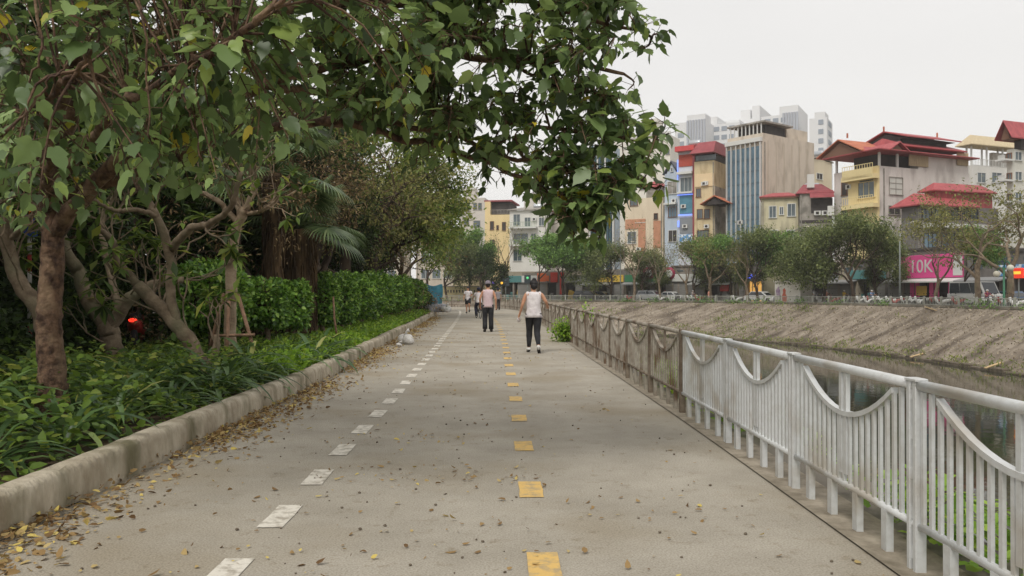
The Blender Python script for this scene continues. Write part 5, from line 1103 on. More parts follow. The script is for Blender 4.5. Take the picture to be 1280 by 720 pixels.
TREES = [(spread, 1066, 1.6, 1.1, 1.05, 'large dark olive green street tree, the widest one along the far railing'), (spread2, 1222, 1.4, 1.1, 1.3, 'tall thinly leaved street tree whose pale limbs fork above the minibus'),
         (bare, 1168, 1.3, 1.15, 1.0, 'bare dark tree standing in front of the pink shop'), (rnd_t, 1203, 4.6, .75, .95, 'small fresh green tree between the pink shop and the minibus'), (spread2, 1262, 2.0, 1.35, 1.3, 'thinly leaved street tree at the far right edge by the green lamp'),
         (spread, 1098, 6.5, .8, .85, 'street tree behind the largest one, left of the pink shop'), (spread, 1030, 3.2, 1.0, .95, 'dense street tree just right of the white cabinet'), (rnd_t, 992, 6.5, 1.1, 1.15, 'fresh green tree standing above the white cabinet'),
         (spread, 946, 3.4, .95, 1.0, 'full street tree left of the white cabinet'), (bare, 934, 1.8, 1.1, 1.05, 'pale limbed bare tree in front of the lit shop'), (rnd_t, 915, 6, 1.15, 1.15, 'fresh green tree behind the pale limbed bare tree'),
         (spread2, 889, 1.9, 1.15, 1.15, 'thin street tree in front of the long white awning'), (bare, 858, 2.0, 1.1, 1.1, 'forked bare tree right of the maroon round signs'), (spread, 871, 7, .9, .95, 'low dark street tree behind the forked bare tree'),
         (bare, 826, 2.2, 1.05, 1.05, 'bare tree holding pale branches above the maroon round signs'), (bare, 790, 2.4, 1.35, 1.45, 'tall pinkish bare tree in front of the cream and terracotta house'), (spread, 806, 6, .85, .8, 'low green street tree left of the maroon round signs'),
         (spread, 762, 3, 1.0, .9, 'dark green street tree right of the fresh green group'), (rnd_t, 742, 3.5, 1.2, 1.1, 'fresh green street tree, right one of the group behind the railing'), (rnd_t, 706, 3, 1.45, 1.25, 'large fresh green street tree above the orange signs'),
         (rnd_t, 672, 3.2, 1.4, 1.3, 'large fresh green street tree above the walking woman'), (bare, 628, 3, 1.4, 1.5, 'bare tree before the yellow house beyond the bend'), (evg, 598, 2.5, .95, .95, 'round dark green tree before the pale wall beyond the bend'),
         (rnd_t, 585, 9, 1.3, 1.5, 'pale green tree behind the round dark one beyond the bend'), (spread, 560, 3, 1.1, 1.1, 'green tree beyond the bend, left of the round dark one'), (rnd_t, 532, 4, 1.4, 1.5, 'green tree beyond the bend hidden partly by the hedge end')]
seen = set()
for i, (pr, px, off, sc, sz_, lb) in enumerate(TREES):
    x, y, a = on_far(px, off); first = pr.name not in seen and pr is not evg; seen.add(pr.name)
    place(pr, first, x, y, -.05, i * 2.3 + 1, sc * 1.2, sz_ * 1.2, lb, 'tree')

# -- climbing greens on the far railing, grass on the bank, weeds
rs = np.random.RandomState(8); ps = []
q = offset(FARP, .1); q = q[(q[:, 1] > 34) & (q[:, 0] > -40)]
for c in range(60):
    i = rs.randint(len(q)); hh = rs.uniform(.3, 1.0)
    for k in range(rs.randint(25, 80)): j = int(np.clip(i + rs.normal() * 1.2, 0, len(q) - 1)); ps.append((q[j][0] + rs.normal() * .12, q[j][1] + rs.normal() * .12, hh * rs.rand() + .05 - rs.rand() ** 3 * .8))
n = len(ps); tag(leaf_mesh('railing_creeper', ps, rand_unit(rs, n), rand_unit(rs, n), rs.uniform(.12, .3, n), OVATE, FRESH), 'patches of green creeper growing through the far canal railing', 'creeper', kind='stuff')
ps = []; wq = np.array(wf2); tq = np.array(tf2)
for c in range(1600):
    i = rs.randint(len(wq)); t = rs.rand() ** 1.5
    if wq[i][1] < 30 or wq[i][0] < -20: continue
    p = wq[i] * (1 - t) + tq[i] * t; z0 = (WZ - .25) * (1 - t)
    g_ = math.sin(p[1] * .35) + math.sin(p[1] * .13 + 2) + rs.normal() * .4
    if g_ < .65 and t > .14 and rs.rand() < .93: continue
    for k in range(12): ps.append((p[0] + rs.normal() * .35, p[1] + rs.normal() * .5, z0 + .05 + rs.rand() * .22))
n = len(ps); v = rand_unit(rs, n); v[:, 2] = np.abs(v[:, 2]) + .3
tag(leaf_mesh('bank_grass', ps, v, rand_unit(rs, n), rs.uniform(.15, .4, n), SLIM, leafmat('bank_grass_leaf', [(0, s(84, 100, 44)), (.5, s(112, 130, 56)), (1, s(152, 156, 84))])), 'sparse yellowish grass on the far bank and along the water', 'grass', kind='stuff')
ps = []
for c in range(24000):
    i = rs.randint(len(wq)); t = rs.rand()
    if wq[i][1] < 30 or wq[i][0] < -10: continue
    p = wq[i] * (1 - t) + tq[i] * t; ps.append((p[0] + rs.normal() * .2, p[1] + rs.normal() * .2, (WZ - .25) * (1 - t) + .02 + rs.rand() * .12))
n = len(ps); v = rand_unit(rs, n); tag(leaf_mesh('bank_rubble', ps, v, rand_unit(rs, n), rs.uniform(.08, .22, n), OVATE, leafmat('dead_weed', [(0, s(112, 100, 82)), (.5, s(148, 136, 116)), (1, s(184, 172, 152))], trans=.05, rough=1, spec=.1)), 'dry weeds and rubble covering the sloping earth bank', 'dry weeds', kind='stuff')
ps = []
for c in range(15000):
    y = .8 + 48 * rs.rand() ** 1.5; d = abs(rs.normal()) * .5
    if math.sin(y * 1.7) + math.sin(y * .6 + 1) + rs.normal() * .5 < (-.2 if y < 13 else .5): continue
    x = xat(FENCE, y) + .2 + d; 
    z0 = 0 if x < xat(TOPN, y) else -(x - xat(TOPN, y)) * .85
    ps.append((x, y, z0 + .02 + rs.rand() * (.22 if y < 8 else .3)))
n = len(ps); v = rand_unit(rs, n); v[:, 2] = np.abs(v[:, 2]) * .6; u = rand_unit(rs, n) * .5; u[:, 2] += 1
tag(leaf_mesh('verge_weeds', ps, v, u, rs.uniform(.05, .11, n), OVATE, BRIGHTL, None, 1.4), 'bright green weeds growing behind the silver railing', 'weeds', kind='stuff')
def bush(px, py, hgt, r, n, label, m, seed=0, dx=0):
    q = gp(px, py); q.x += dx; rs = np.random.RandomState(seed); p = rs.normal(size=(n, 3)) * np.array([r * .45, r * .45, hgt * .26]); p[:, 2] = np.abs(p[:, 2] + hgt * .45); v = rand_unit(rs, n); u = rand_unit(rs, n) * .5; u[:, 2] += 1
    root = empty('weed_bush', q, 0, label, 'bush'); leaf_mesh('foliage', p, v, u, rs.uniform(.06, .13, n), OVATE, m, root, widen=1.3)
    b = MB()
    for k in range(9): a = k * .7; b.tube([(0, 0, -.02), (math.cos(a) * r * .25, math.sin(a) * r * .25, hgt * .4), (math.cos(a) * r * .5, math.sin(a) * r * .5, hgt * .75)], [.008, .006, .004], n=4)
    b.build('stems', BARK_G, root)
bush(708, 427, .62, .42, 900, 'small bright green bush growing through the rusty railing onto the path', BRIGHTL, 1)
bush(716, 412, .85, .4, 400, 'green weed rising behind the rusty railing near the small bush', BRIGHTL, 2, .55)
# -- planks and debris on the bank
PLK = mat('pale_plank', s(206, 180, 138), s(176, 150, 112), scale=3)
for (px, t, lb, L_) in ((1164, .93, 'pale plank lying at the top of the far bank', 2.6), (1250, .12, 'long pale board at the foot of the far bank', 4.0), (1150, .1, 'thin pale board near the water below the large tree', 3.0)):
    i = int(np.argmin([abs((w[0] * (1 - t) + c[0] * t) - (px - 640) / 1000 * (w[1] * (1 - t) + c[1] * t)) + (0 if w[1] > 20 else 99) for w, c in zip(wf2, tf2)]))
    p = wq[i] * (1 - t) + tq[i] * t; b = MB(); b.box(-L_ / 2, L_ / 2, -.08, .08, 0, .07); o = b.build('plank', PLK); o.location = (p[0], p[1], (WZ - .25) * (1 - t) + .15); o.rotation_euler = (.2, -.1, .5 + t); tag(o, lb, 'plank')

# -- lamps and poles
POLE = mat('grey_pole', s(128, 134, 130), rough=.6); GREENP = mat('green_pole', s(58, 112, 84), rough=.5); GLOBE = mat('globe', s(206, 200, 184), rough=.3)
def street_lamp(px, off, h, label, arm=1.7):
    x, y, a = on_far(px, off); root = empty('street_lamp', (x, y, 0), a, label, 'street lamp'); b = MB(); b.tube([(0, 0, 0), (0, 0, h * .5), (0, 0, h - .6)], [.11, .085, .06], n=8); b.build('pole', POLE, root)
    b = MB(); b.tube([(0, 0, h - .65), (-.15, 0, h - .2), (-.6, 0, h), (-arm, 0, h + .18)], [.06, .05, .045, .04], n=6); b.build('arm', POLE, root)
    b = MB(); b.ell((-arm - .25, 0, h + .17), (.42, .15, .09)); b.build('lamp_head', GLOBE, root)
street_lamp(990, 2.6, 9.0, 'tall grey street lamp rising behind the white cabinet'); street_lamp(1125, 2.4, 8.2, 'tall grey street lamp with curved arm left of the pink shop'); street_lamp(775, 2.6, 8.5, 'tall grey street lamp near the slim teal block')
def globe_lamp(px, off, h, label):
    x, y, a = on_far(px, off); root = empty('globe_lamp', (x, y, 0), a, label, 'street lamp')
    b = MB(); b.tube([(0, 0, 0), (0, 0, .6), (0, 0, h - .5)], [.14, .1, .07], n=8); b.build('pole', GREENP, root)
    b = MB(); b.tube([(0, 0, h - .6), (-.1, 0, h - .1), (-.5, 0, h), (-.8, 0, h - .3)], .05, n=6); b.tube([(0, 0, h - .9), (.15, 0, h - .5), (.6, 0, h - .5), (.9, 0, h - .8)], .05, n=6); b.build('arms', GREENP, root)
    for q in ((-.8, 0, h - .55), (.9, 0, h - 1.0)): b = MB(); b.ell(q, (.27, .27, .27)); b.build('globe', GLOBE, root)
globe_lamp(1257, .9, 3.9, 'green post with two white globe lamps at the right edge of the far bank')
x, y, a = on_far(1272, 5); root = empty('lit_sign', (x, y, 0), a, 'small red and yellow lit sign on a post at the right edge', 'sign')
b = MB(); b.tube([(0, -.1, 0), (0, -.1, 3.0)], .06); b.build('post', POLE, root); b = MB(); b.bbox(-.75, .75, -.1, .12, 2.6, 3.5, .08); b.build('sign_face', mat('lit_red', s(224, 60, 40), rough=.4, emit=.5), root); b = MB(); b.box(-.55, .55, .125, .15, 2.95, 3.2); b.build('yellow_band', mat('lit_yellow', s(240, 200, 70), rough=.4, emit=.6), root)
# white cabinet with faded painting
x, y, a = on_far(985, 1.5); root = empty('utility_cabinet', (x, y, 0), a, 'large white utility cabinet with a faded red and purple painting', 'cabinet'); CABM = mat('cabinet_white', s(226, 222, 214), s(206, 200, 188), scale=.8)
b = MB(); b.bbox(-1.9, 1.9, -2.2, 0, 0, 2.6, .05); b.build('body', CABM, root); b = MB(); b.bbox(-2.05, 2.05, -2.35, .15, 2.6, 2.78, .04); b.build('roof', CABM, root)
b = MB(); b.ell((.1, -1, 2.85), (.35, .35, .3)); b.build('roof_vent', CABM, root)
MUR = mat('mural_red', s(206, 98, 76), s(190, 120, 96), scale=3); MUP = mat('mural_purple', s(140, 110, 150), s(196, 180, 190), scale=3)
def outline(pts, y0, y1): b = MB(); n = len(pts); b.add([(x, y0, z) for x, z in pts] + [(x, y1, z) for x, z in pts], [tuple(range(n)), tuple(range(2 * n - 1, n - 1, -1))] + [(i, (i + 1) % n, n + (i + 1) % n, n + i) for i in range(n)]); return b
outline([(.1, .2), (.7, .2), (.8, .9), (.6, 1.3), (.65, 1.7), (.4, 1.9), (.2, 1.6), (.25, 1.2), (0, .8)], .003, .012).build('painted_figure', MUR, root)
outline([(1.0, .9), (1.6, 1.0), (1.7, 1.6), (1.3, 2.1), (1.05, 1.6)], .003, .012).build('painted_patch', MUP, root)

# -- vehicles
TYRE = mat('tyre', s(36, 36, 38), rough=.9); RIM = mat('rim', s(150, 152, 156), rough=.35, metal=.6); CGL = mat('car_glass', s(40, 46, 52), rough=.08, spec=.8); TAIL = mat('tail_lamp', s(180, 30, 26), rough=.3); HEADL = mat('head_lamp', s(220, 224, 226), rough=.15)
def wheel(parent, x, y, r, w):
    b = MB(); M = Matrix.Translation((x, y, r)) @ Matrix.Rotation(R(90), 4, 'X'); b.lathe([(r * .6, -w / 2), (r * .95, -w / 2), (r, -w * .3), (r, w * .3), (r * .95, w / 2), (r * .6, w / 2)], 20, M); o = b.build('wheel', TYRE, parent)
    b = MB(); b.lathe([(.02, -w / 2 - .005), (r * .62, -w / 2 + .02), (r * .62, w / 2 - .02), (.02, w / 2 + .005)], 14, M); b.build('rim', RIM, o)
def car(px, off, paint, label, L=4.4, h=1.48, kind='sedan', towards=True, name='parked_car'):
    x, y, a = on_far(px, off); root = empty(name, (x, y, 0), a + (math.pi if towards else 0), label, 'car' if kind != 'van' else 'minibus'); w = .88 if kind != 'van' else .95
    if kind == 'sedan': low = [(-L / 2, .35), (-L / 2 + .02, .8), (-L / 2 + .2, .95), (L / 2 - .9, .95), (L / 2 - .1, .78), (L / 2, .5), (L / 2 - .05, .3)]; cab = [(-L * .42, .94), (-L * .27, h), (L * .08, h), (L * .25, .93)]
    elif kind == 'suv': low = [(-L / 2, .4), (-L / 2, 1.0), (-L / 2 + .1, 1.1), (L / 2 - 1.0, 1.1), (L / 2 - .1, .95), (L / 2, .6), (L / 2 - .05, .38)]; cab = [(-L * .48, 1.09), (-L * .42, h), (L * .12, h), (L * .26, 1.08)]
    else: low = [(-L / 2, .4), (-L / 2, 1.25), (L / 2 - .55, 1.25), (L / 2 - .08, 1.0), (L / 2, .6), (L / 2 - .05, .38)]; cab = [(-L / 2 + .03, 1.24), (-L / 2 + .12, h), (L / 2 - 1.25, h), (L / 2 - .6, 1.24)]
    def prism(pl, ws):
        n = len(pl); b = MB(); vs = []
        for k, (yy, ins) in enumerate(ws): vs += [(x_ * (1 - ins * .02), yy, z_ - (ins * .03 if z_ > 1.3 else 0)) for x_, z_ in pl]
        fs = [tuple(range(n - 1, -1, -1)), tuple(range((len(ws) - 1) * n, len(ws) * n))] + [(k * n + i, k * n + (i + 1) % n, (k + 1) * n + (i + 1) % n, (k + 1) * n + i) for k in range(len(ws) - 1) for i in range(n)]
        b.add(vs, fs); return b
    body = prism(low, [(-w, 1), (-w + .06, 0), (w - .06, 0), (w, 1)])
    cb = prism(cab, [(-w + .16, 1), (-w + .2, 0), (w - .2, 0), (w - .16, 1)]); body.add(cb.v, cb.f); body.build('body', paint, root)
    zt = cab[1][1]; z0 = cab[0][1] + .05; z1 = zt - .1
    def at_(t, z_, a_, b_): f_ = (z_ - a_[1]) / (b_[1] - a_[1]); return a_[0] + (b_[0] - a_[0]) * f_
    xl0, xl1 = at_(0, z0, cab[0], cab[1]) + .12, at_(0, z1, cab[0], cab[1]) + .12; xr0, xr1 = at_(0, z0, cab[3], cab[2]) - .12, at_(0, z1, cab[3], cab[2]) - .12
    nw = 2 if kind != 'van' else 3
    for sgn in (-1, 1):
        for k in range(nw):
            A0, A1 = xl0 + (xr0 - xl0) * k / nw + .05, xl0 + (xr0 - xl0) * (k + 1) / nw - .05; B0, B1 = xl1 + (xr1 - xl1) * k / nw + .05, xl1 + (xr1 - xl1) * (k + 1) / nw - .05; yy = sgn * (w - .155); y2 = sgn * (w - .1)
            b = MB(); b.add([(A0, yy, z0), (A1, yy, z0), (B1, yy, z1), (B0, yy, z1), (A0, y2, z0), (A1, y2, z0), (B1, y2 - sgn * .03, z1), (B0, y2 - sgn * .03, z1)], [(0, 1, 2, 3), (4, 5, 6, 7), (0, 1, 5, 4), (1, 2, 6, 5), (2, 3, 7, 6), (3, 0, 4, 7)]); b.build('window', CGL, root)
    b = MB(); e = .03; b.add([(cab[3][0] + e - .02, -w + .28, cab[3][1] + .04), (cab[3][0] + e - .02, w - .28, cab[3][1] + .04), (cab[2][0] + e + .03, w - .3, zt - .06), (cab[2][0] + e + .03, -w + .3, zt - .06)], [(0, 1, 2, 3)]); b.build('windscreen', CGL, root)
    for sx in (-L * .32, L * .32):
        for sy in (-w + .1, w - .1): wheel(root, sx, sy, .33, .22)
    for sy in (-w + .25, w - .25): b = MB(); b.bbox(L / 2 - .2, L / 2 + .01, sy - .16, sy + .16, .62, .8, .03); b.build('headlight', HEADL, root); b = MB(); b.bbox(-L / 2 - .015, -L / 2 + .1, sy - .12, sy + .12, .7, .9, .02); b.build('tail_light', TAIL, root)
    return root
WCAR = mat('white_car_paint', s(216, 216, 214), rough=.25, spec=.6); SCAR = mat('silver_car_paint', s(160, 162, 164), rough=.3, metal=.4); DCAR = mat('dark_car_paint', s(64, 68, 74), rough=.25, spec=.6); VANM = mat('minibus_paint', s(196, 196, 192), s(180, 180, 176), scale=.7, rough=.35)
car(952, 5.0, WCAR, 'white car on the far road in front of the warmly lit shop'); car(813, 5, SCAR, 'silver car parked below the maroon round signs', 4.3, 1.6, 'suv'); car(735, 4.6, DCAR, 'dark car parked behind the far railing under the fresh green trees', 4.4, 1.6, 'suv')
car(754, 7.2, mat('grey_car_paint', s(110, 114, 118), rough=.3), 'grey car right of the dark car under the trees'); car(1222, 4.6, VANM, 'large pale minibus parked behind the forked street tree', 5.4, 2.35, 'van', name='minibus'); car(838, 7.0, WCAR, 'small white car at the far kerb right of the silver car', 3.8, 1.45); car(1268, 7, mat('blue_car_paint', s(84, 102, 130), rough=.3), 'blueish car at the right edge behind the globe lamp')
# scooters
def scooter(paint):
    root = empty('scooter', (0, 0, 0)); b = MB()
    b.tube([(-.85, 0, .72), (-.5, 0, .62), (-.1, 0, .52), (.1, 0, .32), (.32, 0, .34), (.5, 0, .62), (.58, 0, .95)], [.06, .15, .15, .1, .09, .12, .09], n=10, flat=1.1); b.build('body', paint, root)
    b = MB(); b.tube([(-.78, 0, .8), (-.4, 0, .8), (.02, 0, .72)], [.08, .12, .08], n=8, flat=.8); b.build('seat', TYRE, root)
    for x in (-.6, .62):
        b = MB(); M = Matrix.Translation((x, 0, .28)) @ Matrix.Rotation(R(90), 4, 'X'); b.lathe([(.17, -.05), (.26, -.05), (.28, 0), (.26, .05), (.17, .05)], 16, M); o = b.build('wheel', TYRE, root); b = MB(); b.lathe([(.02, -.04), (.18, -.03), (.18, .03), (.02, .04)], 12, M); b.build('rim', RIM, o)
    b = MB(); b.tube([(.62, 0, .28), (.55, 0, .7), (.5, 0, 1.02)], .03, n=6); b.build('fork', RIM, root)
    b = MB(); b.tube([(.42, -.33, 1.04), (.5, -.1, 1.02), (.5, .1, 1.02), (.42, .33, 1.04)], .02, n=6); b.build('handlebar', TYRE, root)
    for q in (-.28, .28): b = MB(); b.tube([(.46, q, 1.04), (.47, q, 1.2)], .008, n=4); b.ell((.47, q, 1.24), (.02, .07, .045), 8, 6); b.build('mirror', TYRE, root)
    b = MB(); b.ell((.62, 0, .88), (.05, .08, .06), 8, 6); b.build('headlight', HEADL, root); b = MB(); b.ell((-.9, 0, .74), (.04, .08, .04), 8, 6); b.build('tail_light', TAIL, root); return root
SPW = mat('scooter_white', s(214, 214, 212), rough=.3); SPR = mat('scooter_red', s(150, 44, 40), rough=.3); SPD = mat('scooter_dark', s(52, 54, 60), rough=.3)
pw, prd, pd = scooter(SPW), scooter(SPR), scooter(SPD); us = set()
def put_scoot(pr, px, off, lb, turn=1.3, grp=None):
    x, y, a = on_far(px, off); c = pr if pr.name not in us else copy_tree(pr); us.add(pr.name); c.location = (x, y, .02); c.rotation_euler = (0, 0, a + turn); tag(c, lb, 'scooter', grp); return c
r_ = random.Random(3)
for i, px in enumerate((863, 868, 922, 1078, 1085, 1099, 1106, 1113, 1130, 1138, 1146, 1152, 1178, 1186, 1226, 1236, 1247, 1262, 1273, 828)):
    put_scoot(pw, px, r_.uniform(1.3, 2.2), 'white scooter parked in the row behind the far railing', r_.uniform(1.0, 1.8), 'white scooters parked behind the far railing')
for i, px in enumerate((1092, 1120, 1165, 1172, 1195, 1242, 1255, 872, 846, 788, 1040)):
    put_scoot((prd, pd)[(i * 2) % 3 % 2], px, r_.uniform(1.3, 2.4), 'dark or red scooter standing among the white ones behind the far railing', r_.uniform(1.0, 1.8), 'darker scooters parked behind the far railing')
# ================================================================ PEOPLE
SKIN = mat('skin', s(196, 148, 118), s(180, 130, 102), scale=9, rough=.55); HAIR = mat('black_hair', s(28, 26, 28), s(44, 40, 40), scale=30, rough=.6)
SHIRT = mat('white_cotton', s(226, 220, 220), s(200, 192, 194), scale=7, rough=.9, bump=2, bscale=7); PINKW = mat('pinkish_cotton', s(216, 196, 198), s(196, 172, 176), scale=5, rough=.9, bump=.6, bscale=9)
BLK = mat('black_cloth', s(34, 34, 38), s(50, 50, 54), scale=7, rough=.85, bump=.4); SHOE = mat('white_shoe', s(214, 212, 208), rough=.6); SOLE = mat('shoe_sole', s(52, 50, 50), rough=.8); YSH = mat('yellow_shirt', s(214, 184, 70), rough=.9); BSH = mat('blue_shirt', s(120, 150, 190), rough=.9); PSH = mat('salmon_shirt', s(214, 150, 130), rough=.9)
DN = mat('navy_cloth', s(44, 46, 66), rough=.8); SANDAL = mat('dark_shoe', s(50, 44, 42), rough=.7)
def person(loc, rz, label, J, top=SHIRT, bottom=BLK, hair=HAIR, shoe=SHOE, sleeve=.0, legs='long', cap=None, female=False, detail=True, sc=1.0, loose=1.0, group=None, flare=1.0):
    """J: joints in metres, local +Y is the way the figure faces."""
    root = empty('person', loc, rz, label, 'person', group); root.scale = (sc, sc, sc)
    j = dict(pel=(0, 0, .93), waist=(0, .01, 1.05), chest=(0, .0, 1.26), neck=(0, .0, 1.43), jaw=(0, .025, 1.5), head=(0, .02, 1.6), crown=(0, .005, 1.66),
             shl=(-.17, 0, 1.38), shr=(.17, 0, 1.38), ell=(-.23, -.02, 1.12), elr=(.23, -.02, 1.12), wrl=(-.25, .06, .88), wrr=(.25, .06, .88),
             hil=(-.09, 0, .9), hir=(.09, 0, .9), knl=(-.1, .03, .5), knr=(.1, .03, .5), anl=(-.1, 0, .09), anr=(.1, 0, .09), tol=(-.11, .14, .03), tor=(.11, .14, .03))
    j.update(J); V, E, Rd = [], [], []; idx = {}
    def v(n, p, r): idx[n] = len(V); V.append(Vector(p)); Rd.append(r if isinstance(r, tuple) else (r, r)); return idx[n]
    def e(a, b_): E.append((idx[a], idx[b_]))
    v('pel', j['pel'], (.15, .105)); v('waist', j['waist'], (.125, .09)); v('chest', j['chest'], (.145, .1)); v('neck', j['neck'], .052); v('jaw', j['jaw'], .066); v('head', j['head'], (.078, .092)); v('crown', j['crown'], .05)
    for a, b_ in (('pel', 'waist'), ('waist', 'chest'), ('chest', 'neck'), ('neck', 'jaw'), ('jaw', 'head'), ('head', 'crown')): e(a, b_)
    hd = Vector(j['head']) - Vector(j['jaw'])
    v('nose', Vector(j['head']) + Vector((0, .105, -.035)), .012); e('head', 'nose')
    for sg, nm in ((-1, 'earl'), (1, 'earr')): v(nm, Vector(j['head']) + Vector((sg * .088, -.005, -.03)), .014); e('head', nm)
    for S_, sg in (('l', -1), ('r', 1)):
        v('sh' + S_, j['sh' + S_], .058); v('el' + S_, j['el' + S_], .038); v('wr' + S_, j['wr' + S_], .024); e('chest', 'sh' + S_); e('sh' + S_, 'el' + S_); e('el' + S_, 'wr' + S_)
        w = Vector(j['wr' + S_]); d = (w - Vector(j['el' + S_])).normalized(); side = d.cross(Vector((0, 1, 0))); side = (side.normalized() if side.length > .2 else Vector((1, 0, 0))); fw = Vector((0, 1, 0)) - d * d.y; fw = fw.normalized() if fw.length > .2 else Vector((0, 0, 1))
        v('pm' + S_, w + d * .05, .026); v('kn' + S_ + 'p', w + d * .085, (.034, .018)); e('wr' + S_, 'pm' + S_); e('pm' + S_, 'kn' + S_ + 'p')
        inn = side * (1 if (side.x * sg) < 0 else -1)
        for k in range(4):
            o = fw * (.03 - .02 * k); L_ = (.068, .076, .07, .055)[k]; p1 = w + d * .1 + o; p2 = p1 + (d * .8 + inn * .35).normalized() * L_ * .5; p3 = p2 + (d * .5 + inn * .75).normalized() * L_ * .5
            v(f'f{S_}{k}a', p1, .0088); v(f'f{S_}{k}b', p2, .0082); v(f'f{S_}{k}c', p3, .007); e('kn' + S_ + 'p', f'f{S_}{k}a'); e(f'f{S_}{k}a', f'f{S_}{k}b'); e(f'f{S_}{k}b', f'f{S_}{k}c')
        v(f't{S_}a', w + d * .05 + fw * .04 + inn * .01, .011); v(f't{S_}b', w + d * .09 + fw * .05 + inn * .022, .009); e('pm' + S_, f't{S_}a'); e(f't{S_}a', f't{S_}b')
        v('hi' + S_, j['hi' + S_], .092); v('kn' + S_, j['kn' + S_], .056); v('an' + S_, j['an' + S_], .036); v('to' + S_, j['to' + S_], .028); e('pel', 'hi' + S_); e('hi' + S_, 'kn' + S_); e('kn' + S_, 'an' + S_); e('an' + S_, 'to' + S_)
        m_ = (Vector(j['kn' + S_]) * .62 + Vector(j['an' + S_]) * .38); 
    me = bpy.data.meshes.new('body'); me.from_pydata(V, E, []); o = bpy.data.objects.new('body', me); col.objects.link(o)
    sk_ = o.modifiers.new('skin', 'SKIN'); sk_.use_smooth_shade = True; sv = me.skin_vertices[0].data
    for i, r in enumerate(Rd): sv[i].radius = r
    sv[0].use_root = True; ss_ = o.modifiers.new('sub', 'SUBSURF'); ss_.levels = 2 if detail else 1; ss_.render_levels = ss_.levels
    bm_ = to_mesh(o); bpy.data.objects.remove(o); bm_.materials.clear(); body = mesh_obj('body', bm_, SKIN, root)
    P_ = {k: Vector(q) for k, q in j.items()}
    # shirt
    b = MB(); pe, wa_, ch, ne = P_['pel'], P_['waist'], P_['chest'], P_['neck']; k = loose
    lean = (ne - pe)
    def at(t): return pe + lean * t
    secs = [(-.2, .178 * k * flare, .135 * k * flare), (-.05, .17 * k, .13 * k), (.2, .15 * k, .115 * k), (.45, .155 * k, .118 * k), (.7, .176, .122), (.86, .178, .108), (.95, .135, .09), (1.0, .072, .066)]
    b.loft([(at(t).x, at(t).y, at(t).z, rx, ry) for t, rx, ry in secs], 24)
    # wrinkle the cloth slightly
    rr_ = random.Random(7); b.v = [(x + .006 * math.sin(z * 31 + y * 20), y + .007 * math.sin(z * 23 + x * 35), z) for x, y, z in b.v]
    for S_ in 'lr':
        a_, e_ = P_['sh' + S_], P_['el' + S_]; q = a_.lerp(ch, .2); L_ = .16 + sleeve
        b.tube([q, a_, a_.lerp(e_, L_ * .55), a_.lerp(e_, L_)], [.075, .072, .066, .062 + .012 * (sleeve > 0)], n=12) if sleeve else b.tube([a_.lerp(ch, .4), a_.lerp(ch, .12) + Vector((0, 0, .005)), a_.lerp(ch, -.03)], [.07, .066, .05], n=12)
    b.build('shirt', top, root)
    # trousers
    b = MB(); b.loft([(at(t).x, at(t).y, at(t).z, rx, ry) for t, rx, ry in ((-.22, .06, .06), (-.16, .155, .12), (0, .16, .122), (.16, .146, .112))], 20)
    for S_ in 'lr':
        h_, kn, an = P_['hi' + S_], P_['kn' + S_], P_['an' + S_]; q = h_ + (pe - h_) * .1 + Vector((0, 0, .02))
        if legs == 'tight': b.tube([q, h_.lerp(kn, .3), h_.lerp(kn, .7), kn, kn.lerp(an, .3), kn.lerp(an, .7), kn.lerp(an, .92)], [.108, .104, .084, .074, .072, .054, .044], n=14)
        elif legs == 'long': b.tube([q, h_.lerp(kn, .3), h_.lerp(kn, .7), kn, kn.lerp(an, .5), kn.lerp(an, .97)], [.112, .108, .094, .086, .08, .082], n=14)
        else: b.tube([q, h_.lerp(kn, .3), h_.lerp(kn, .8)], [.112, .108, .1], n=14)
    b.build('trousers' if legs != 'short' else 'shorts', bottom, root)
    # hair, cap, shoes
    H_ = P_['head']; b = MB(); b.ell(H_ + Vector((0, -.018, .022)), (.096, .108, .105), 16, 10, .02)
    if female: b.ell(H_ + Vector((0, -.075, -.04)), (.085, .06, .085), 12, 8, .03); b.ell(H_ + Vector((0, -.05, .11)), (.05, .05, .045), 10, 7, .04)
    else: b.ell(H_ + Vector((0, -.05, -.03)), (.078, .06, .065), 12, 8)
    b.build('hair', hair, root)
    if detail:
        for sg in (-1, 1): b = MB(); b.ell(H_ + Vector((sg * .032, .083, -.012)), (.013, .008, .007), 8, 6); b.build('eye', BLK, root)
    if cap: b = MB(); b.ell(H_ + Vector((0, -.01, .045)), (.108, .118, .095), 16, 8); b.tube([H_ + Vector((-.06, .1, .05)), H_ + Vector((0, .165, .04)), H_ + Vector((.06, .1, .05))], [.02, .03, .02], n=8, flat=.4); b.build('cap', cap, root)
    for S_ in 'lr':
        an, to = P_['an' + S_], P_['to' + S_]; d = (to - an); d2 = Vector((d.x, d.y, d.z * .9)); heel = an - d2.normalized() * .06 + Vector((0, 0, -.035)); b = MB()
        tip = to + d.normalized() * .05; b.tube([heel, an.lerp(to, .15) + Vector((0, 0, -.015)), an.lerp(to, .6), tip - d.normalized() * .03, tip], [.035, .052, .048, .04, .02], n=12, flat=.9); o = b.build('shoe', shoe, root)
        up_ = Vector((0, 0, 1)); b = MB(); b.tube([heel + Vector((0, 0, -.03)), an.lerp(to, .5) + Vector((0, 0, -.055 + .0)), tip + Vector((0, 0, -.022))], [.03, .042, .03], n=10, flat=.3); b.build('sole', SOLE if shoe is SHOE else shoe, o)
    return root
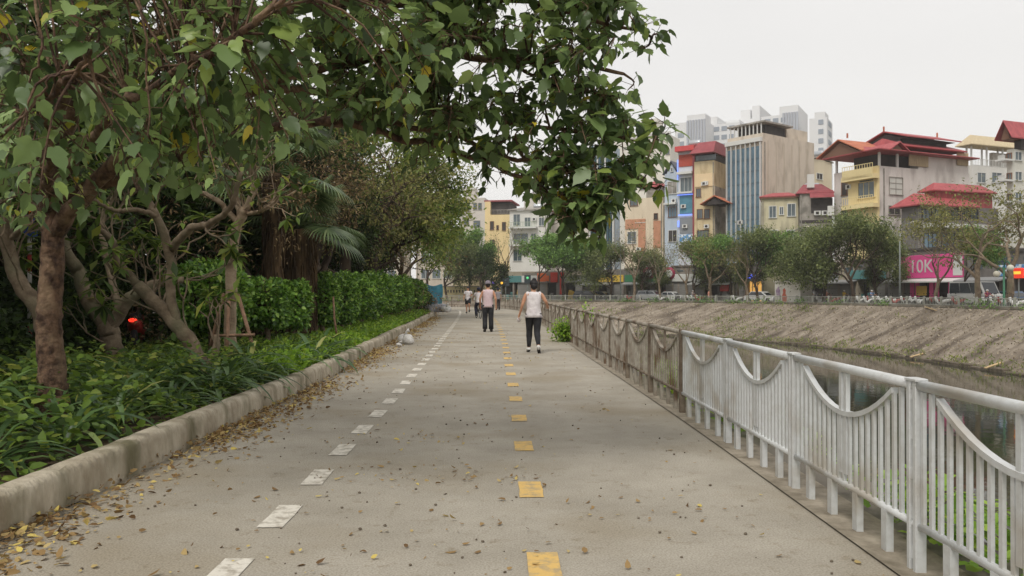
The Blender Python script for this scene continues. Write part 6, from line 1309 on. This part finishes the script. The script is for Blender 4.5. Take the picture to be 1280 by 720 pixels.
# woman in a sleeveless white top
w = person(gp(667, 441), .03, 'woman in a sleeveless white top and black leggings walking away beside the railing', dict(
    ell=(-.26, -.05, 1.13), wrl=(-.32, .03, .92), elr=(.3, -.02, 1.17), wrr=(.34, .2, 1.1), shl=(-.175, 0, 1.385), shr=(.175, 0, 1.385), chest=(0, 0, 1.27),
    knl=(-.09, .17, .51), anl=(-.1, .2, .1), tol=(-.12, .34, .05), knr=(.08, .0, .48), anr=(.1, -.27, .17), tor=(.12, -.17, .05), head=(.01, .03, 1.6)), SHIRT, BLK, legs='tight', female=True, sc=.985, loose=1.08, flare=1.12)
b = MB(); b.tube([(0, 0, .0), (0, .02, -.05), (.01, .03, -.11)], [.02, .05, .02], n=8, flat=.5); o = b.build('tissue', SHIRT); o.location = w.location + Vector((-.34, .06, .81)); tag(o, 'small white crumpled tissue held in the left hand of the woman', 'tissue')
# man in a tank top and cap
GCAP = mat('grey_cap', s(150, 140, 148), s(110, 104, 112), scale=12, rough=.9)
person(gp(610, 415), .05, 'man in pinkish white tank top, black trousers and cap walking along the yellow line', dict(
    ell=(-.27, -.03, 1.12), wrl=(-.26, .08, .9), elr=(.26, -.06, 1.13), wrr=(.27, .0, .88), knl=(-.1, .08, .5), anl=(-.1, -.02, .1), tol=(-.12, .12, .03), knr=(.1, .03, .5), anr=(.11, .1, .09), tor=(.13, .24, .04)), PINKW, BLK, legs='long', cap=GCAP, shoe=SANDAL, sc=1.04, loose=1.05)
# jogger coming towards the camera
person(gp(585, 391.5), math.pi - .1, 'man in a white shirt and black shorts jogging towards the camera by the white line', dict(
    ell=(-.26, -.08, 1.15), wrl=(-.2, .16, 1.12), elr=(.26, -.04, 1.12), wrr=(.26, .1, .92), knl=(-.1, .2, .56), anl=(-.1, .02, .2), tol=(-.1, .14, .12), knr=(.09, .02, .5), anr=(.09, -.06, .09), tor=(.1, .08, .03)), SHIRT, BLK, legs='short', sleeve=.45, shoe=SANDAL, sc=1.03)
# cyclist
bk = gp(598, 398); BIKEM = mat('bicycle_frame', s(70, 60, 58), rough=.4, metal=.3)
root = empty('bicycle', bk, .25, 'dark bicycle ridden away by the person in white shirt', 'bicycle')
for yy, nm in ((-.52, 'rear'), (.52, 'front')):
    b = MB(); M = Matrix.Translation((0, yy, .34)) @ Matrix.Rotation(R(90), 4, 'Y'); K = 28
    b.tube([M @ Vector((.32 * math.cos(2 * math.pi * i / K), .32 * math.sin(2 * math.pi * i / K), 0)) for i in range(K + 1)], .019, n=6); o = b.build('wheel', TYRE, root)
    b = MB(); b.tube([M @ Vector((.3 * math.cos(2 * math.pi * i / K), .3 * math.sin(2 * math.pi * i / K), 0)) for i in range(K + 1)], .009, n=5); b.build('rim', RIM, o)
    b = MB()
    for i in range(12): a = math.pi * i / 6; b.tube([M @ Vector((0, 0, 0)), M @ Vector((.3 * math.cos(a), .3 * math.sin(a), 0))], .003, n=3)
    b.build('spokes', RIM, o)
b = MB()
for l in ([(0, -.52, .34), (0, -.08, .3)], [(0, -.08, .3), (0, -.2, .8)], [(0, -.52, .34), (0, -.18, .72)], [(0, -.08, .3), (0, .34, .72)], [(0, -.18, .74), (0, .33, .82)], [(0, .52, .34), (0, .34, .76), (0, .32, .95)]): b.tube(l, .018, n=7)
b.build('frame', BIKEM, root); b = MB(); b.tube([(-.27, .22, .98), (-.1, .32, .97), (.1, .32, .97), (.27, .22, .98)], .013, n=6); b.build('handlebar', RIM, root); b = MB(); b.tube([(0, -.34, .84), (0, -.2, .85), (0, -.06, .83)], [.08, .07, .02], n=8, flat=.5); b.build('saddle', TYRE, root)
b = MB(); b.tube([(-.09, -.08, .3), (-.09, -.0, .17)], .01); b.tube([(.09, -.08, .3), (.09, -.14, .44)], .01); b.tube([(-.09, -.08, .3), (.09, -.08, .3)], .012); b.build('pedals', RIM, root); b = MB(); b.box(-.06, .06, -.8, -.3, .66, .68); b.build('carrier', BIKEM, root)
person(bk, .25, 'cyclist in a white shirt and dark round hat riding away from the camera', dict(
    pel=(0, -.2, .95), waist=(0, -.19, 1.06), chest=(0, -.12, 1.26), neck=(0, -.08, 1.42), jaw=(0, -.05, 1.48), head=(0, -.05, 1.57), crown=(0, -.07, 1.62), shl=(-.17, -.1, 1.36), shr=(.17, -.1, 1.36), ell=(-.28, .0, 1.16), elr=(.28, .0, 1.16), wrl=(-.27, .18, 1.02), wrr=(.27, .18, 1.02),
    hil=(-.09, -.19, .9), hir=(.09, -.19, .9), knl=(-.13, .12, .62), knr=(.13, .16, .78), anl=(-.11, -.02, .22), anr=(.11, -.1, .48), tol=(-.11, .12, .18), tor=(.11, .05, .44)), SHIRT, DN, legs='long', sleeve=.4, cap=DN, shoe=SANDAL, sc=.97, detail=False)
person(gp(622.5, 387.5), .2, 'person in grey clothes beyond the man in the tank top', {}, mat('grey_cloth', s(150, 146, 150), rough=.9), mat('dark_trousers', s(64, 58, 60), rough=.9), legs='long', sleeve=.5, cap=DN, shoe=SANDAL, detail=False)
# riders and walkers across the canal
def rider(px, off, top, label, pr, capm=None, towards=True):
    x, y, a = on_far(px, off); c = copy_tree(pr); c.location = (x, y, 0); c.rotation_euler = (0, 0, a + (math.pi if towards else 0)); tag(c, 'scooter carrying the ' + ' '.join(label.split()[:12]), 'scooter'); c.pop('group', None) if 'group' in c else None
    person((x, y, 0), a + (math.pi if towards else 0) - math.pi / 2, label, dict(pel=(0, -.2, .86), waist=(0, -.2, .98), chest=(0, -.16, 1.18), neck=(0, -.14, 1.34), jaw=(0, -.12, 1.4), head=(0, -.12, 1.49), crown=(0, -.13, 1.55), shl=(-.17, -.15, 1.29), shr=(.17, -.15, 1.29), ell=(-.27, .05, 1.12), elr=(.27, .05, 1.12), wrl=(-.28, .3, 1.04), wrr=(.28, .3, 1.04),
        hil=(-.1, -.18, .83), hir=(.1, -.18, .83), knl=(-.17, .22, .72), knr=(.17, .22, .72), anl=(-.15, .2, .36), anr=(.15, .2, .36), tol=(-.15, .34, .32), tor=(.15, .34, .32)), top, DN, legs='long', sleeve=.5, cap=capm or SHOE, shoe=SANDAL, detail=False)
rider(1014, 4.5, YSH, 'rider in a yellow shirt on the far road right of the white cabinet', pd); rider(1057, 5.0, YSH, 'rider in a yellow shirt passing behind the trunk of the large tree', pw); rider(1032, 6, PSH, 'rider in a reddish shirt between the two riders in yellow', prd); rider(1092, 4.2, BSH, 'rider in a pale blue shirt left of the lamp by the pink shop', pw); rider(866, 5.5, SHIRT, 'rider in a white shirt on the far road left of the long white awning', pw); rider(1235, 3.4, mat('magenta_cloth', s(150, 60, 90), rough=.9), 'rider in a dark pink jacket right of the minibus', pd)
x, y, a = on_far(886, 1.4); person((x, y, 0), a + 2.5, 'person in a salmon top standing behind the far railing before the white awning', {}, PSH, mat('pale_trousers', s(170, 150, 140), rough=.9), sleeve=.5, detail=False, shoe=SANDAL)

# ================================================================ SMALL THINGS
def crumple(name, loc, rad, m, label, cat, seed=0, lobes=5):
    r_ = random.Random(seed); b = MB()
    for k in range(lobes): b.ell((r_.uniform(-.5, .5) * rad[0], r_.uniform(-.5, .5) * rad[1], rad[2] * r_.uniform(.3, .55)), (rad[0] * r_.uniform(.4, .65), rad[1] * r_.uniform(.4, .65), rad[2] * r_.uniform(.35, .5)), 12, 8, .13)
    b.tube([(0, 0, rad[2] * .7), (.03, 0, rad[2] * 1.15), (.09, .02, rad[2] * 1.25)], [rad[0] * .25, rad[0] * .1, rad[0] * .22], n=9, jit=.2, rng=r_)
    b.v = [(x, y, max(0.0, z)) for x, y, z in b.v]
    o = b.build(name, m); o.location = loc; return tag(o, label, cat)
PLA = mat('plastic_bag', s(222, 220, 216), s(196, 192, 186), scale=8, rough=.35, bump=1, bscale=16)
crumple('plastic_bag', gp(507, 430), (.26, .22, .3), PLA, 'crumpled white plastic bag lying at the foot of the kerb', 'plastic bag', 1); crumple('plastic_bag', gp(498, 433), (.09, .08, .1), PLA, 'tiny white plastic bag scrap left of the larger bag at the kerb', 'plastic bag', 2, 3)
q = gp(552, 389, .26); crumple('sack', (q.x - .35, q.y, .2), (.75, .6, .55), mat('grey_sack', s(168, 166, 170), s(140, 138, 142), scale=3, rough=.8), 'grey heap of sacks on the kerb at the far end of the planting', 'sacks', 4, 7); crumple('plastic_bag', (q.x + .35, q.y - .5, .2), (.35, .3, .4), PLA, 'white bag leaning on the grey heap of sacks', 'plastic bag', 5)
TARP = mat('blue_tarp', s(96, 172, 196), s(66, 138, 168), scale=2, rough=.5, bump=1, bscale=4)
x, y = P(540, 370, 52).x, 52; b = MB(); K = 9; vs = []
for i in range(K):
    for k in range(7): z_ = 2.0 - k * .32; wv = .1 * math.sin(i * 1.9 + k * .3) * (k / 6); vs.append((-.75 + 1.5 * i / (K - 1) + .05 * math.sin(k), wv + .06 * k, z_ + .08 * math.cos(i * .8)))
n0 = len(vs); vs += [(a_, b_ + .06, c_) for a_, b_, c_ in vs]; fs = []
for i in range(K - 1):
    for k in range(6): q_ = i * 7 + k; fs += [(q_, q_ + 1, q_ + 8, q_ + 7), (n0 + q_, n0 + q_ + 7, n0 + q_ + 8, n0 + q_ + 1)]
b.add(vs, fs, True); o = b.build('tarpaulin', TARP); o.location = (x + .1, y, .15); o.scale = (.75, 1, .85); tag(o, 'bright blue tarpaulin hanging at the end of the hedge', 'tarpaulin')
# striped pole with a blue box, red lamp; motorbike deep in the park
RW = [mat('red_stripe', s(150, 40, 36), rough=.6), mat('white_stripe', s(200, 196, 190), rough=.6)]
q = P(37, 400, 12.5); root = empty('striped_pole', (q.x, q.y, .1), 0, 'thin red and white striped pole with a blue box behind the leftmost tree', 'pole'); z0 = 0
for k in range(8): b = MB(); b.tube([(0, 0, .27 * k), (0, 0, .27 * k + .268)], .03, n=10); b.build('stripe', RW[k % 2], root)
b = MB(); b.bbox(-.1, .1, -.06, .06, 2.16, 2.5, .02); b.build('box', mat('blue_box', s(50, 76, 150), rough=.5), root); b = MB(); b.tube([(0, 0, 2.5), (0, 0, 2.86)], .012); b.ell((0, 0, 2.92), (.07, .07, .07)); b.build('lamp', mat('orange_lamp', s(220, 84, 40), rough=.4, emit=.3), root)
c = copy_tree(prd); q = P(173, 400, 16.2); c.location = (q.x, q.y, .12); c.rotation_euler = (0, 0, 1.9); tag(c, 'scooter with a glowing red tail lamp parked in the park behind the forked trees', 'scooter'); c.pop('group', None) if 'group' in c else None
for o in list(c.children):
    if o.name.startswith('tail_light'): o.data = o.data.copy(); o.data.materials.clear(); o.data.materials.append(mat('glowing_tail', s(255, 60, 40), rough=.4, emit=1.2))
# traffic signals beyond the path
SIG = mat('signal_box', s(52, 62, 66), rough=.7)
def signal(px, off, h, lampcol, label, em=2.0, w=.55, hh=1.3):
    x, y, a = on_far(px, off); root = empty('traffic_signal', (x, y, 0), math.atan2(-x, y), label, 'traffic light'); b = MB(); b.tube([(0, 0, 0), (0, 0, h)], [.09, .06], n=8); b.build('pole', POLE, root)
    b = MB(); b.bbox(-w, w, -.2, .2, h - hh, h, .05); b.build('signal_box', SIG, root); b = MB(); M = Matrix.Translation((0, -.21, h - hh * .35)) @ Matrix.Rotation(R(90), 4, 'X'); b.lathe([(.01, 0), (.2, 0), (.2, .05), (.01, .06)], 16, M); b.build('lamp', mat('lamp_' + label[:12], s(*lampcol), rough=.4, emit=em), root)
signal(631, 1.5, 3.6, (80, 90, 96), 'dark traffic signal box on a post behind the end of the railing', .0); signal(658, 1.5, 4.0, (90, 200, 130), 'dark signal box with a green lamp behind the walking woman', .5, .5)
signal(617, 1.5, 3.0, (120, 80, 230), 'post with a purple lamp glowing beside the head of the man in the cap', .9, .3, .6); signal(626, 1.0, 3.0, (250, 190, 60), 'post with an amber lamp glowing at the end of the railing', .9, .3, .6)
# haze: the air of an overcast day
b = MB(); b.box(-620, 620, -620, 620, -6, 100); hz_ = b.build('haze', None); hz_['kind'] = 'stuff'; hz_['label'] = 'thin pale haze in the air over the canal and the far towers'; hz_['category'] = 'haze'
hm = bpy.data.materials.new('haze'); hm.use_nodes = True; nt = hm.node_tree; nt.nodes.clear(); ho = nt.nodes.new('ShaderNodeOutputMaterial'); pv = nt.nodes.new('ShaderNodeVolumePrincipled')
pv.inputs['Color'].default_value = (1, 1, 1, 1); pv.inputs['Density'].default_value = .00035; pv.inputs['Anisotropy'].default_value = .2; nt.links.new(pv.outputs[0], ho.inputs['Volume']); hz_.data.materials.append(hm)
